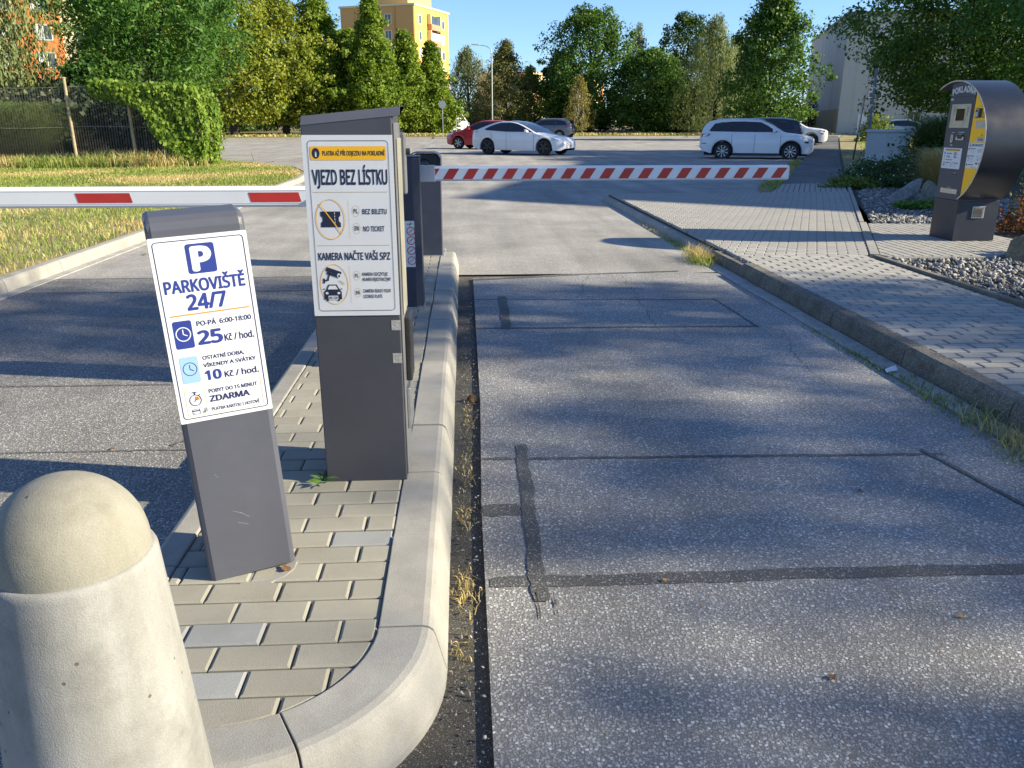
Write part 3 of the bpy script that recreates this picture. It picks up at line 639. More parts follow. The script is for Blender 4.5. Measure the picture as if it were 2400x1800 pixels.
# ------------------------------------------------------------------ barrier gates
def barrier(name, label, x0, x1, y0, y1, h, chamfer=.045):
    root = empty(name, ((x0 + x1) / 2, (y0 + y1) / 2, .128), 0, label, 'barrier gate', 'barrier gates on the island')
    w, d = (x1 - x0) / 2, (y1 - y0) / 2; c = chamfer
    P = [(-w + c, -d), (w - c, -d), (w, -d + c), (w, d - c), (w - c, d), (-w + c, d), (-w, d - c), (-w, -d + c)]
    MB().prism(P, 0, h).obj('housing', NAVYM, root, bev=.004); MB().prism([(x * 1.02, y * 1.02) for x, y in P], h, h + .012).obj('lid', NAVYM, root, bev=.004)
    MB().box(-w - .008, w + .008, -d - .008, d + .008, 0, .012).obj('base_plate', STEEL, root, bev=.002)
    return root, w, d
bg1, bw, bd = barrier('barrier_gate', 'navy barrier gate with red striped white arm closing the paved lane', -.60, -.305, 5.72, 6.0, 1.04)
def arm_box(parent, xa, xb, yc, zc, h=.10, th=.045):
    # rounded hollow section
    P = [(-th / 2 + .008, -h / 2), (th / 2 - .008, -h / 2), (th / 2, -h / 2 + .012), (th / 2, h / 2 - .018), (th / 2 - .012, h / 2), (-th / 2 + .012, h / 2), (-th / 2, h / 2 - .018), (-th / 2, -h / 2 + .012)]
    return MB().loft([[(x, yc + a, zc + b) for a, b in P] for x in (xa, xb)], True, True).obj('arm', ARMW, parent, bev=.002)
ox, oy, oz = bg1.location
AY = 5.86 - oy; AZ = 1.058 - oz
arm = arm_box(bg1, -.335 - ox, 2.312 - ox, AY, AZ, .102)
MB().box(-.345 - ox, -.20 - ox, AY - .028, AY + .028, AZ - .056, AZ + .056).obj('arm_bracket', LGREY, bg1, bev=.004)
xs = -.232 - ox; per = .1372; z0a, z1a = AZ - .037, AZ + .034; yf = AY - .0225 - .0010; xe = 2.308 - ox
k = 0
while True:
    xa = xs - .052 + k * per; q4 = [(xa, z0a), (xa + .070, z0a), (xa + .070 + .046, z1a), (xa + .046, z1a)]
    q4 = clip(q4, [(xs, -9), (xe, -9), (xe, 9), (xs, 9)])
    if len(q4) < 3: 
        if xa > xe: break
        k += 1; continue
    MB().add([(x, yf, z) for x, z in q4], [tuple(range(len(q4)))]).obj('red_stripe', ARMR, arm); k += 1
MB().box(2.3125 - ox, 2.3165 - ox, AY - .021, AY + .021, AZ - .047, AZ + .047).obj('end_cap', ARMW, bg1)
st = panel('warning_sticker', .10, .32, bw - .045 - .10, -bd - .0026, .18 + .12, bg1, r=.002)
Cc = Art(st)
for i, yy in enumerate((.045, .115, .185, .25)): Cc.ring(.075, yy, .030, .030, .006, REDI, 1, 24, 'prohibition_ring'); Cc.line(.06, yy - .01, .088, yy + .012, .004, INK, 2, 'pictogram')
Cc.line(.05, .298, .088, .30, .005, INK, 1, 'pictogram'); Cc.line(.066, .283, .078, .31, .004, INK, 2, 'pictogram')
bg2, bw2, bd2 = barrier('barrier_gate', 'navy barrier gate hidden behind the entry column carrying white arm with red blocks', -.62, -.37, 4.25, 4.5, .98)
ox, oy, oz = bg2.location
AY2 = 4.35 - oy; AZ2 = 1.034 - oz
arm2 = arm_box(bg2, -3.75 - ox, -.5 - ox, AY2, AZ2, .104, .05)
for xa, xb in ((-2.84, -2.57), (-1.965, -1.695), (-1.10, -.845)):
    MB().add([(x - ox, AY2 - .0262, AZ2 + z) for x, z in ((xa + .006, -.026), (xb + .006, -.026), (xb - .006, .022), (xa - .006, .022))], [(0, 1, 2, 3)]).obj('red_block', ARMR, arm2)
for zz in (-.034, .03): MB().box(-3.74 - ox, -.5 - ox, AY2 - .0258, AY2 - .0248, AZ2 + zz, AZ2 + zz + .0025).obj('groove_line', LGREY, arm2)
MB().box(-.62 - ox, -.45 - ox, AY2 - .03, AY2 + .03, AZ2 - .058, AZ2 + .058).obj('arm_bracket', LGREY, bg2, bev=.004)

# ------------------------------------------------------------------ camera housing at the far end of the island
cb = empty('camera_housing', (-.375, 8.2, .128), 0, 'navy box column with round camera lens at far end of the island', 'camera column')
secs = [[(-.148, y, 0), (.148, y, 0), (.148, y, .93), (.128, y, .965), (.09, y, .975), (-.09, y, .975), (-.128, y, .965), (-.148, y, .93)] for y in (-.10, .22)]
MB().loft(secs, True, True).obj('housing', NAVYM, cb, bev=.003)
cap = []
for y in (-.17, .23): cap.append([(-.156, y, .84), (-.156, y, .945), (-.13, y, .985), (-.09, y, .998), (.09, y, .998), (.13, y, .985), (.156, y, .945), (.156, y, .84), (.150, y, .84), (.150, y, .94), (.127, y, .977), (.09, y, .989), (-.09, y, .989), (-.127, y, .977), (-.150, y, .94), (-.150, y, .84)])
MB().loft(cap, True, True).obj('rain_hood', NAVYM, cb, bev=.0015)
MB().box(-.13, .13, -.104, -.1005, .80, .955).obj('lens_plate', BLACK, cb)
MB().lathe([(.066, 0), (.072, -.02), (.062, -.022), (.055, -.006), (.0001, -.004)], 28, (0, -.106, .885), 'y').obj('lens_ring', BLACK, cb, smooth=True)
MB().lathe([(.0001, -.012), (.03, -.010), (.045, -.005), (.05, 0)], 24, (0, -.1105, .885), 'y').obj('lens', SCREEN, cb, smooth=True)
MB().box(-.16, .16, -.12, .24, 0, .012).obj('base_plate', STEEL, cb)
# ------------------------------------------------------------------ pay machine
pmch = empty('pay_machine', (5.49, 9.14, .121), 0, 'grey and yellow parking pay machine under a curved metal shell', 'pay machine')
SHELL = pm('shell_metal', (.013, .017, .028), .30, metal=.0, var=.10, vs=2.2, bump=.04, bs=300, spec=.55)
SHELLD = pm('shell_dark', (.050, .052, .066), .34, metal=.2, var=.12, vs=2.5, spec=.5)
MFRONT = pm('machine_front', (.050, .056, .078), .45, var=.05, vs=4, bump=.1, bs=800, dirt=.10, dirtcol=(.12, .125, .14))
MBASE = pm('machine_base', (.016, .020, .036), .42, var=.10, vs=3, bump=.1, bs=800, dirt=.12, dirtcol=(.05, .055, .07))
CS, CZ, CR = .13, 1.04, .672            # arc centre (s along the front from its far edge, height) and radius
LY = lambda s: .235 - s
def arcp(a, r=CR): return (LY(CS + r * math.cos(R(a))), CZ + r * math.sin(R(a)))
# column
MB().box(0, .48, LY(.473), LY(0), 0, .443).obj('base_cabinet', MBASE, pmch, bev=.003)
ang = lambda s: math.degrees(math.acos((s - CS) / CR))
colp = [(LY(0), .446), (LY(.473), .446)] + [arcp(a, CR - .012) for a in np.linspace(ang(.473), ang(0), 12)]
MB().loft([[(x, y, z) for y, z in colp] for x in (.004, .46)], True, True).obj('front_cabinet', MFRONT, pmch, bev=.002)
ylp = [(LY(.476), CZ - math.sqrt(CR**2 - (.476 - CS)**2) + .012)] + [arcp(a, CR - .013) for a in np.linspace(-ang(.476) + .6, ang(.476) - .6, 26)]
MB().loft([[(x, y, z) for y, z in ylp] for x in (.007, .44)], True, True).obj('yellow_panel', YEL, pmch)
a0, a1 = -59.2, 119
def shell(r0, r1, xa, xb, name, mat, a0=a0, a1=a1, n=48):
    secs = []
    for i in range(n + 1):
        a = a0 + (a1 - a0) * i / n; (y0_, z0_), (y1_, z1_) = arcp(a, r0), arcp(a, r1)
        secs.append([(xa, y0_, z0_), (xb, y0_, z0_), (xb, y1_, z1_), (xa, y1_, z1_)])
    o = MB().loft(secs, True, True).obj(name, mat, pmch, smooth=True); return o
shell(CR - .006, CR + .006, -.022, .47, 'shell', SHELL)
shell(CR - .011, CR - .0065, -.018, .45, 'shell_lining', SHELLD)
shell(CR - .007, CR + .007, -.026, -.0225, 'shell_rim', STEEL)
bk = [arcp(a, CR - .006) for a in np.linspace(a0, a1, 40)] + [(LY(-.18), .5), (LY(.0), .446), (LY(.473), .446)]
MB().loft([[(x, y, z) for y, z in bk] for x in (.445, .466)], True, True).obj('back_plate', SHELLD, pmch)
def mpanel(name, s0, z0, s1, z1, mat, th=.004, x=.0, r=.004):
    """panel on the front plane; local x runs along s, y up, z towards the user"""
    w_, h_ = s1 - s0, z1 - z0; P = []
    for cx, cy, a in ((w_ - r, r, -90), (w_ - r, h_ - r, 0), (r, h_ - r, 90), (r, r, 180)): P += arc(cx, cy, r, a, a + 90, 4)
    o = MB().prism(P, 0, th).obj(name, mat, pmch)
    M = Matrix(((0, 0, -1, x), (-1, 0, 0, LY(s0)), (0, 1, 0, z0 - .12), (0, 0, 0, 1))); o.matrix_local = M; return o
MB().box(.0015, .0045, LY(.472), LY(.001), 1.541, 1.546).obj('seam_line', BLACK, pmch)
scr = mpanel('display_bezel', .064, 1.338, .428, 1.587, STEEL, .006, .003); E_ = Art(scr, .0062)
E_.rect(.10, .075, .258, .20, SCREEN, 1, .004, 'display'); 
for cx in (.075, .197, .318): E_.rect(cx - .022, .046, cx + .022, .051, WHITE, 1, name='key_label'); E_.rect(cx - .02, .034, cx + .02, .041, LGREY, 1, name='key_label')
SMUDGE = pm('smudge', (.22, .22, .21), .5, var=.4, vs=30)
for cx in (.045, .30): E_.poly([(cx, .12), (cx + .012, .12), (cx + .02, .20), (cx + .006, .235)], SMUDGE, 1, 'smudge_mark')
cn = mpanel('coin_slot', .128, 1.178, .178, 1.268, STEEL, .008, .003, .022); e = Art(cn, .0082); e.ring(.025, .045, .013, .028, .004, LGREY, 1); e.rect(.0225, .032, .0275, .058, BLACK, 1, name='slot')
tm = mpanel('ticket_slot', .234, 1.208, .388, 1.245, STEEL, .012, .003, .016); mpanel('slot_opening', .265, 1.222, .352, 1.268, BLACK, .013, .003, .006); mpanel('slot_lip', .27, 1.262, .35, 1.274, LGREY, .009, .003, .003)
mpanel('slot_label', .13, 1.283, .18, 1.290, LGREY, .001, .0035, .001); mpanel('slot_label', .255, 1.288, .365, 1.296, LGREY, .001, .0035, .001); mpanel('slot_label', .135, 1.145, .175, 1.158, LGREY, .001, .0035, .001)
mpanel('small_plate', .012, 1.628, .062, 1.650, LGREY, .001, .0035, .002)
p1 = mpanel('tariff_card', .022, .898, .379, 1.122, WHITE, .002, .0035, .010); e = Art(p1, .0022)
e.rect(.05, .192, .325, .214, AMBER, 1, .003, 'banner'); e.text('PLATBA PARKOVNÉHO', .075, .197, .315, .209, INK, 2, .02); e.disc(.062, .203, .009, .009, INK, 2, name='icon')
for yy, c in ((.165, BLUE), (.130, PALEB), (.095, AMBER)): e.disc(.04, yy, .012, .012, c, 1, name='icon')
e.rect(.075, .160, .175, .168, INK, 1, name='text_line'); e.text('25', .215, .152, .265, .178, INK, 1, .03); e.rect(.275, .156, .315, .163, GREYI, 1, name='text_line')
e.rect(.075, .133, .145, .139, INK, 1, name='text_line'); e.rect(.075, .120, .155, .126, INK, 1, name='text_line'); e.text('10', .218, .116, .262, .142, INK, 1, .03); e.rect(.275, .120, .315, .127, GREYI, 1, name='text_line')
e.rect(.07, .092, .2, .098, INK, 1, name='text_line'); e.line(.03, .078, .33, .078, .0012, GREYI)
e.rect(.028, .030, .058, .068, INK, 1, .004, 'parking_emblem'); e.text('P', .034, .036, .052, .062, WHITE, 2, .05)
for xx, ww in ((.07, .09), (.22, .10)):
    e.rect(xx, .06, xx + ww, .067, INK, 1, name='text_line')
    for i in range(3): e.rect(xx, .018 + i * .012, xx + ww * (.8 if i else .6), .022 + i * .012, GREYI, 1, name='text_line')
e.rect(.175, .02, .205, .068, GREYI, 1, name='print')
mpanel('slot_cover', .275, .838, .345, .852, BLACK, .004, .003, .002); mpanel('slot_label', .28, .852, .34, .858, LGREY, .001, .0035, .001)
mpanel('return_tray', .087, .63, .411, .682, STEEL, .005, .003, .004); mpanel('slot_label', .2, .692, .28, .697, LGREY, .001, .0035, .001)
mpanel('card_terminal', .526, 1.443, .622, 1.537, BLACK, .006, -.0, .003); mpanel('terminal_face', .535, 1.452, .585, 1.530, LGREY, .014, -.004, .004); mpanel('terminal_display', .541, 1.502, .579, 1.522, SCREEN, .015, -.004, .002)
for i in range(5): mpanel('text_line', .632, 1.442 + i * .013, .69, 1.446 + i * .013, INK, .001, .0055, .0008)
mpanel('keypad_plate', .545, 1.336, .728, 1.411, LGREY, .003, .004, .004); mpanel('keypad_ring', .56, 1.35, .70, 1.40, STEEL, .004, .003, .004)
stt = mpanel('start_button', .612, 1.200, .757, 1.241, LGREY, .005, .004, .004); e = Art(stt, .0052); e.text('START', .03, .012, .115, .030, INK, 1, .02)
tri = [(.665, 1.255), (.70, 1.255), (.683, 1.285)]; 
MB().add([(.005, LY(s), z - .12) for s, z in tri], [(0, 1, 2)]).obj('arrow_mark', ORANGE, pmch)
p2poly = [(LY(.481), .921 - .12)]
arcs = [a for a in np.linspace(-88, 88, 90) if .921 <= CZ + .12 + (CR - .016) * math.sin(R(a)) <= 1.189]
zt = lambda z: CS + math.sqrt((CR - .016)**2 - (z - .12 - CZ)**2)
p2s = [(.481, .921), (zt(.921), .921)] + [(CS + (CR - .016) * math.cos(R(a)), CZ + .12 + (CR - .016) * math.sin(R(a))) for a in arcs] + [(zt(1.189), 1.189), (.481, 1.189)]
p2 = MB().prism([(s - .481, z - .921) for s, z in p2s], 0, .0018).obj('instruction_card', WHITE, pmch)
p2.matrix_local = Matrix(((0, 0, -1, .006), (-1, 0, 0, LY(.481)), (0, 1, 0, .921 - .12), (0, 0, 0, 1))); e = Art(p2, .002)
e.rect(.015, .225, .045, .258, INK, 1, .004, 'parking_emblem'); e.text('P', .021, .230, .039, .253, WHITE, 2, .05); e.text('JAK ZAPLATIT?', .06, .230, .255, .253, INK, 1, .03)
for yy in (.20, .125, .035): e.disc(.022, yy, .009, .011, INK, 1, name='icon'); e.rect(.045, yy, .14, yy + .007, INK, 1, name='text_line')
for yy in (.185, .176, .167, .158, .112, .103, .094, .085, .07, .02): e.rect(.05, yy, .135 - (yy * 77 % .03), yy + .004, GREYI, 1, name='text_line')
for cy in (.105, .082): e.disc(.034, cy, .006, .007, INK, 1, name='icon')
e.frame(.195, .17, .225, .205, .004, .004, INK, name='phone_shape'); e.frame(.235, .175, .3, .2, .002, .003, INK, name='box_shape'); e.line(.165, .187, .187, .187, .004, INK, 1, 'arrow_mark')
e.frame(.255, .085, .285, .135, .005, .005, INK, name='phone_shape'); e.rect(.175, .115, .215, .135, GREYI, 1, name='print'); e.rect(.195, .085, .21, .10, INK, 1, name='print'); e.line(.225, .107, .25, .107, .004, INK, 1, 'arrow_mark')
e.rect(.175, .045, .205, .062, INK, 1, name='print'); e.rect(.22, .045, .235, .06, REDI, 1, name='print'); e.rect(.095, .004, .205, .014, AMBER, 1, name='banner')
# curved title
def arc_title(t, s_mid, z_base, rad, h, width):
    parts = [text_mesh(ch, .035) for ch in t]; ws = []
    for me in parts:
        xs_ = [v.co.x for v in me.vertices]; ws.append((min(xs_), max(xs_)))
    gap = .10; tot = sum(b - a for a, b in ws) + gap * (len(t) - 1); kx = width / tot; ca, cb_ = cap_h(.035); ky = h / (cb_ - ca); x = -width / 2; V = []; F = []
    for me, (a, b) in zip(parts, ws):
        base = len(V)
        for v in me.vertices:
            px = x + (v.co.x - a) * kx; th = (x + (b - a) * kx / 2) / rad; dx = (v.co.x - (a + b) / 2) * kx; r_ = rad + (v.co.y - ca) * ky
            s_ = s_mid + math.sin(th) * r_ + dx * math.cos(th); z_ = z_base - rad + math.cos(th) * r_ - dx * math.sin(th)
            V.append((-.0005, LY(s_), z_ - .12))
        for p in me.polygons: F.append(tuple(base + i for i in p.vertices))
        x += (b - a) * kx + gap * kx; bpy.data.meshes.remove(me)
    me = bpy.data.meshes.new('lettering'); me.from_pydata(V, [], F); me.update(); me.transform(Matrix.Identity(4)); V0 = np.array(V); nV = len(V0); VV = []; FF = []
    for k, (dx, dy) in enumerate(((0, 0), (.0035, 0), (-.0035, 0), (0, .003), (0, -.003), (.003, .002), (-.003, -.002))):
        VV.append(V0 + np.array([-2e-5 * k, dx, dy])); FF += [tuple(i + nV * k for i in f) for f in F]
    me = bpy.data.meshes.new('lettering'); me.from_pydata(np.concatenate(VV).tolist(), [], FF); me.update(); return put('title_lettering', me, WHITE, pmch)
arc_title('POKLADNA', .246, 1.712, .70, .062, .42)
vt = MB(); vt.box(.178, .318, -.242, -.2355, .252, .382).obj('vent_frame', STEEL, pmch, bev=.003)
MB().box(.19, .306, -.244, -.2422, .264, .370).obj('vent_backing', BLACK, pmch)
for i in range(8):
    MB().box(.19, .306, -.006, .006, -.001, .001, M=Matrix.Translation((0, -.248, .271 + i * .0132)) @ Matrix.Rotation(R(35), 4, 'X')).obj('vent_slat', STEEL, pmch)

# ------------------------------------------------------------------ roadside cabinet and posts
CABM = pm('cabinet_plastic', (.40, .43, .44), .6, var=.06, vs=3, bump=.1, bs=400, dirt=.2, dirtcol=(.25, .26, .25))
cb_ = empty('utility_cabinet', (14.75, 28.6, .09), R(-20), 'grey utility cabinet with overhanging lid behind the shrubs', 'cabinet')
MB().box(-.68, .68, -.2, .2, 0, .98).obj('body', CABM, cb_, bev=.01); MB().loft([[(-.74, -.25, .98), (.74, -.25, .98), (.74, .25, .98), (-.74, .25, .98)], [(-.74, -.25, 1.02), (.74, -.25, 1.02), (.74, .25, 1.02), (-.74, .25, 1.02)], [(-.66, -.2, 1.07), (.66, -.2, 1.07), (.66, .2, 1.07), (-.66, .2, 1.07)]], True, True).obj('lid', CABM, cb_, bev=.004)
for x in (-.34, .34): MB().box(x - .31, x + .31, -.208, -.201, .1, .93).obj('door', CABM, cb_, bev=.004)
MB().box(-.03, .03, -.225, -.209, .5, .62).obj('handle', BLACK, cb_, bev=.004)
MB().box(-.684, -.681, -.09, .09, .6, .72).obj('vent_panel', LGREY, cb_)
GALV = pm('galvanised', (.34, .37, .40), .45, metal=.6, var=.12, vs=6)
BLUEP = pm('blue_grey_post', (.10, .14, .19), .5, var=.15, vs=6)
po = empty('metal_post', (14.95, 30.5, .09), 0, 'tall slim blue grey metal post beside the utility cabinet', 'post')
MB().tube([(0, 0, 0), (0, 0, 3.12)], .055, 12).obj('pole', BLUEP, po, smooth=True); MB().lathe([(.0001, 0), (.058, 0), (.055, .03), (.0001, .035)], 12, (0, 0, 3.12)).obj('cap', BLUEP, po)
for z in (1.9, 2.5): MB().lathe([(.055, -.03), (.068, -.03), (.068, .03), (.055, .03)], 12, (0, 0, z)).obj('clamp', GALV, po)
po2 = empty('sign_post', (14.15, 29.8, .09), 0, 'leaning sign post with narrow white board seen edge on', 'sign post')
MB().tube([(0, 0, 0), (.14, 0, 2.2)], .028, 10).obj('pole', BLACK, po2, smooth=True)
MB().box(-.012, .012, -.16, .16, 0, 1.25, M=Matrix.Translation((.035, -.02, .88)) @ Matrix.Rotation(R(3.6), 4, 'Y') @ Matrix.Rotation(R(-24), 4, 'Z')).obj('board', LGREY, po2, bev=.003)
# rocks
def rock(name, label, loc, size, seed, mat, group='garden boulders', sub=4, rot=0, flat_=.25):
    import bmesh
    bm = bmesh.new(); bmesh.ops.create_icosphere(bm, subdivisions=sub, radius=1.0); r = random.Random(seed)
    from mathutils import noise as mn
    off = Vector((seed * 7.3, seed * 3.1, seed * 1.7)); planes = [(Vector((r.uniform(-1, 1), r.uniform(-1, 1), r.uniform(-.2, 1))).normalized(), r.uniform(.45, .8)) for _ in range(13)]
    for v in bm.verts:
        p = v.co.copy()
        for n, d in planes:
            e_ = p.dot(n) - d
            if e_ > 0: p -= n * e_ * .85
        p *= 1 + .16 * mn.noise(p * 1.6 + off) + .06 * mn.noise(p * 5 + off) + .025 * mn.noise(p * 14 + off)
        if p.z < -flat_: p.z = -flat_
        v.co = Vector((p.x * size[0], p.y * size[1], p.z * size[2]))
    me = bpy.data.meshes.new(name); bm.to_mesh(me); bm.free()
    o = put(name, me, mat, None, loc, True); o.rotation_euler = (0, 0, rot); tag(o, label, 'rock', group); return o
def rockmat(name, a, b_): 
    m, nt, b = newmat(name); v = coords(nt); n1 = noise(nt, v, 3, 8, .7); n2 = noise(nt, v, 22, 6, .7)
    c = mixc(nt, ramp(nt, n2, [(.35, 0), (.65, 1)]), ramp(nt, n1, [(.3, a), (.7, b_)]), sc(a, .6)); nt.links.new(c, b.inputs['Base Color']); b.inputs['Roughness'].default_value = .9
    addbump(nt, b, mixc(nt, .5, n1, n2), .8, .03); return m
RK1 = rockmat('rock_grey', (.20, .20, .20), (.33, .33, .33)); RK2 = rockmat('rock_brown', (.20, .15, .085), (.33, .26, .15)); RK3 = rockmat('rock_olive', (.17, .165, .13), (.28, .26, .20))
o = rock('boulder', 'tall pointed grey boulder in the gravel before the shrubs', (7.62, 13.9, .14), (.24, .22, .46), 3, RK1, flat_=.5); o.rotation_euler = (.2, .6, -.35)
rock('boulder', 'low rounded grey brown boulder beside the pointed one', (7.72, 13.25, .15), (.33, .28, .36), 5, RK3)
rock('boulder', 'brown ochre boulder lying at the foot of the pay machine pavement', (5.66, 7.78, .12), (.34, .27, .33), 9, RK2, rot=.3)
rock('boulder', 'small tan stone low in the gravel near the right edge', (6.1, 7.35, .11), (.15, .12, .10), 12, RK2, sub=3)
# ------------------------------------------------------------------ cars
TYRE = pm('tyre_rubber', (.018, .018, .019), .8, var=.2, vs=20)
ALLOY = pm('alloy_rim', (.62, .62, .63), .35, metal=.25, var=.05, vs=10)
ALLOYD = pm('dark_rim', (.035, .036, .04), .45, metal=.2, var=.1, vs=10)
HUBCAP = pm('hubcap_silver', (.48, .48, .48), .4, metal=.4, var=.05, vs=10)
CGLASS = pm('tinted_glass', (.012, .016, .024), .05, var=.2, vs=3, spec=.7)
UNDER = pm('underbody', (.012, .012, .013), .85, var=.2, vs=5)
TRIM = pm('black_trim', (.02, .02, .022), .5, var=.2, vs=8)
LAMPR = pm('tail_red', (.30, .008, .012), .15, var=.2, vs=20, coat=.5)
LAMPW = pm('headlight_glass', (.55, .58, .62), .12, metal=.3, var=.3, vs=25, coat=.5)
PLATE = flat('number_plate', (.72, .72, .70))
SEATR = pm('red_seat', (.40, .05, .04), .6, var=.1, vs=8); SEATG = pm('seat_grey', (.16, .16, .17), .7, var=.1, vs=8)
def paint(name, c, metal=0): return pm(name, c, .30, metal=metal, var=.03, vs=1.5, coat=.7, world=False)
def wheel(parent, x, y, r, wd, side, style):
    wr = empty('wheel', (x, y, r)); wr.parent = parent
    MB().lathe([(r * .66, -wd / 2), (r * .93, -wd / 2), (r, -wd / 2 + .03), (r, wd / 2 - .03), (r * .93, wd / 2), (r * .66, wd / 2), (r * .66, -wd / 2)], 30, (0, 0, 0), 'y', False).obj('tyre', TYRE, wr, smooth=True)
    yo = side * (wd / 2 - .012); rr = r * .70
    MB().lathe([(.0001, yo - side * .06), (rr, yo - side * .06), (rr, yo - side * .05), (.0001, yo - side * .05)], 24, (0, 0, 0), 'y').obj('brake_disc', UNDER, wr)
    mat = {'aero': ALLOYD, 'multi': ALLOY, 'cap': HUBCAP}[style]
    m = MB(); m.lathe([(rr * .90, yo - side * .03), (rr, yo - side * .03), (rr, yo), (rr * .91, yo + side * .006), (rr * .90, yo - side * .03)], 28, (0, 0, 0), 'y', False)
    m.lathe([(.0001, yo - side * .02), (r * .14, yo - side * .02), (r * .13, yo + side * .012), (.0001, yo + side * .015)], 16, (0, 0, 0), 'y')
    n, wid = {'aero': (5, .40), 'multi': (9, .06), 'cap': (6, .24)}[style]
    for i in range(n):
        a = 2 * math.pi * i / n + .3
        ofs = (-.06, .06) if style == 'multi' else (0,)
        for o_ in ofs:
            Mx = Matrix.Rotation(a + o_, 4, 'Y'); ws = r * wid
            P = [(r * .1, -ws * .3), (rr * .93, -ws * .5), (rr * .93, ws * .5), (r * .1, ws * .3)]
            vs = [Mx @ Vector((px, yy, pz)) for yy in (yo - side * .022, yo + side * .004) for px, pz in P]
            m.add(vs, [(0, 1, 2, 3), (4, 5, 6, 7), (0, 1, 5, 4), (1, 2, 6, 5), (2, 3, 7, 6), (3, 0, 4, 7)])
    m.obj('rim', mat, wr)
def car(name, label, loc, head, spec, body_mat, cat='car', group='cars on the car park', rails=None):
    root = empty(name, loc, R(head), label, cat, group)
    L = spec['L']; I = lambda k, x: float(np.interp(-x, [-p[0] for p in spec[k]], [p[1] for p in spec[k]]))
    xf, xr = spec['axles']; r = spec['r']; Ra = r + .055
    xs = sorted(set(list(np.linspace(-L / 2, L / 2, 64)) + [c + Ra * math.cos(t) for c in (xf, xr) for t in np.linspace(0, math.pi, 19)]))
    def zb(x):
        z = I('bot', x)
        for c in (xf, xr):
            if abs(x - c) < Ra: z = max(z, r + math.sqrt(max(0, Ra * Ra - (x - c)**2)))
        return z
    secs = []
    for x in xs:
        b, t, h = zb(x), I('top', x), I('hw', x); t = max(t, b + .06)
        mid = max(b + .02, b + .5 * (t - b) if b > .5 else .5 * (I('bot', x) + t)); sh = max(mid + .01, t - .10)
        half = [(h * .86, b), (h * .985, b + .012), (h, mid), (h * .985, sh), (h * .94, t - .025), (h * .86, t), (h * .45, t + .018), (0, t + .024)]
        secs.append([(x, y, z) for y, z in half] + [(x, -y, z) for y, z in half[-2::-1]])
    MB().loft(secs, False, False).add(secs[0], [tuple(range(15))]).add(secs[-1], [tuple(range(14, -1, -1))]).obj('body', body_mat, root, smooth=True)
    MB().box(-L / 2 + .2, L / 2 - .25, -spec['W'] / 2 + .2, spec['W'] / 2 - .2, .20, .62).obj('underbody', UNDER, root)
    k = spec['tumble']; zbelt = lambda x: I('top', x) - .01; hb = lambda x: I('hw', x) * .93
    def ys(x, z): return hb(x) - k * max(0, z - zbelt(x))
    cx = [p[0] for p in spec['roof']]; xa, xb = min(cx), max(cx); st = list(np.linspace(xa, xb, 40)); cs = []
    for x in st:
        z = max(I('roof', x), zbelt(x) + .004); zz = max(z - .05, zbelt(x) + .002); y = ys(x, zz)
        half = [(hb(x), zbelt(x) - .02), (ys(x, (zz + zbelt(x)) / 2), (zz + zbelt(x)) / 2), (y, zz), (y * .94, z - .012), (y * .6, z + .012), (0, z + .018)]
        cs.append([(x, a, b) for a, b in half] + [(x, -a, b) for a, b in half[-2::-1]])
    MB().loft(cs, False, False).obj('cabin', body_mat, root, smooth=True)
    for s in (1, -1):
        P = [(x, s * (ys(x, z) + .008), z) for x, z in spec['band']]
        MB().add(P, [tuple(range(len(P)))]).obj('window_surround', TRIM, root)
    for g in spec['glass']:                       # side windows: polygons in (x, z)
        for s in (1, -1):
            P = [(x, s * (ys(x, z) + .014), z) for x, z in g]; c = Vector((sum(p[0] for p in P), sum(p[1] for p in P), sum(p[2] for p in P))) / len(P)
            MB().add(P, [tuple(range(len(P)))]).obj('side_window', CGLASS, root)
    def top_glass(x0, x1, nm, f=.90):
        q = []
        for x in np.linspace(x0, x1, 10):
            z = max(I('roof', x), zbelt(x) + .004); y = ys(x, max(z - .05, zbelt(x) + .002)) * f
            q.append([(x, yy, z + .026 - .012 * abs(yy / y) - (0.004 if abs(yy) == y else 0)) for yy in (-y, -y * .5, 0, y * .5, y)])
        MB().loft(q, False, False).obj(nm, CGLASS, root, smooth=True)
    top_glass(*spec['wind'], 'windscreen'); top_glass(*spec['rear'], 'rear_window', .86)
    for c in (xf, xr):
        for s in (1, -1): wheel(root, c, s * (spec['W'] / 2 - .125), r, .225, s, spec['rim'])
    if spec.get('clad'):
        for c in (xf, xr):
            for s in (1, -1):
                A_ = []; 
                for t in np.linspace(-.12, math.pi + .12, 22): A_.append([(c + q_ * math.cos(t), s * (I('hw', c) + .006), max(.2, r + q_ * math.sin(t))) for q_ in (Ra - .012, Ra + .035)])
                MB().loft(A_, False, False).obj('arch_trim', TRIM, root)
        for s in (1, -1): MB().box(xr + Ra, xf - Ra, s * I('hw', 0) - .02, s * I('hw', 0) + .012, .20, .30).obj('sill_trim', TRIM, root)
    for s in (1, -1):                              # seams, handles, mirrors
        for x in spec['seams']:
            z0_, z1_ = zb(x) + .05, I('top', x) - .06; h = I('hw', x) + .002
            if z1_ - z0_ < .1: continue
            MB().add([(x - .006, s * h, z0_), (x + .006, s * h, z0_), (x + .006, s * (h - .004), z1_), (x - .006, s * (h - .004), z1_)], [(0, 1, 2, 3)]).obj('door_seam', TRIM, root)
        for x in spec['handles']: MB().box(x - .09, x + .09, s * (I('hw', x) * .99) - .012, s * (I('hw', x) * .99) + .014, I('top', x) - .175, I('top', x) - .145).obj('door_handle', spec.get('hmat', body_mat), root, bev=.005)
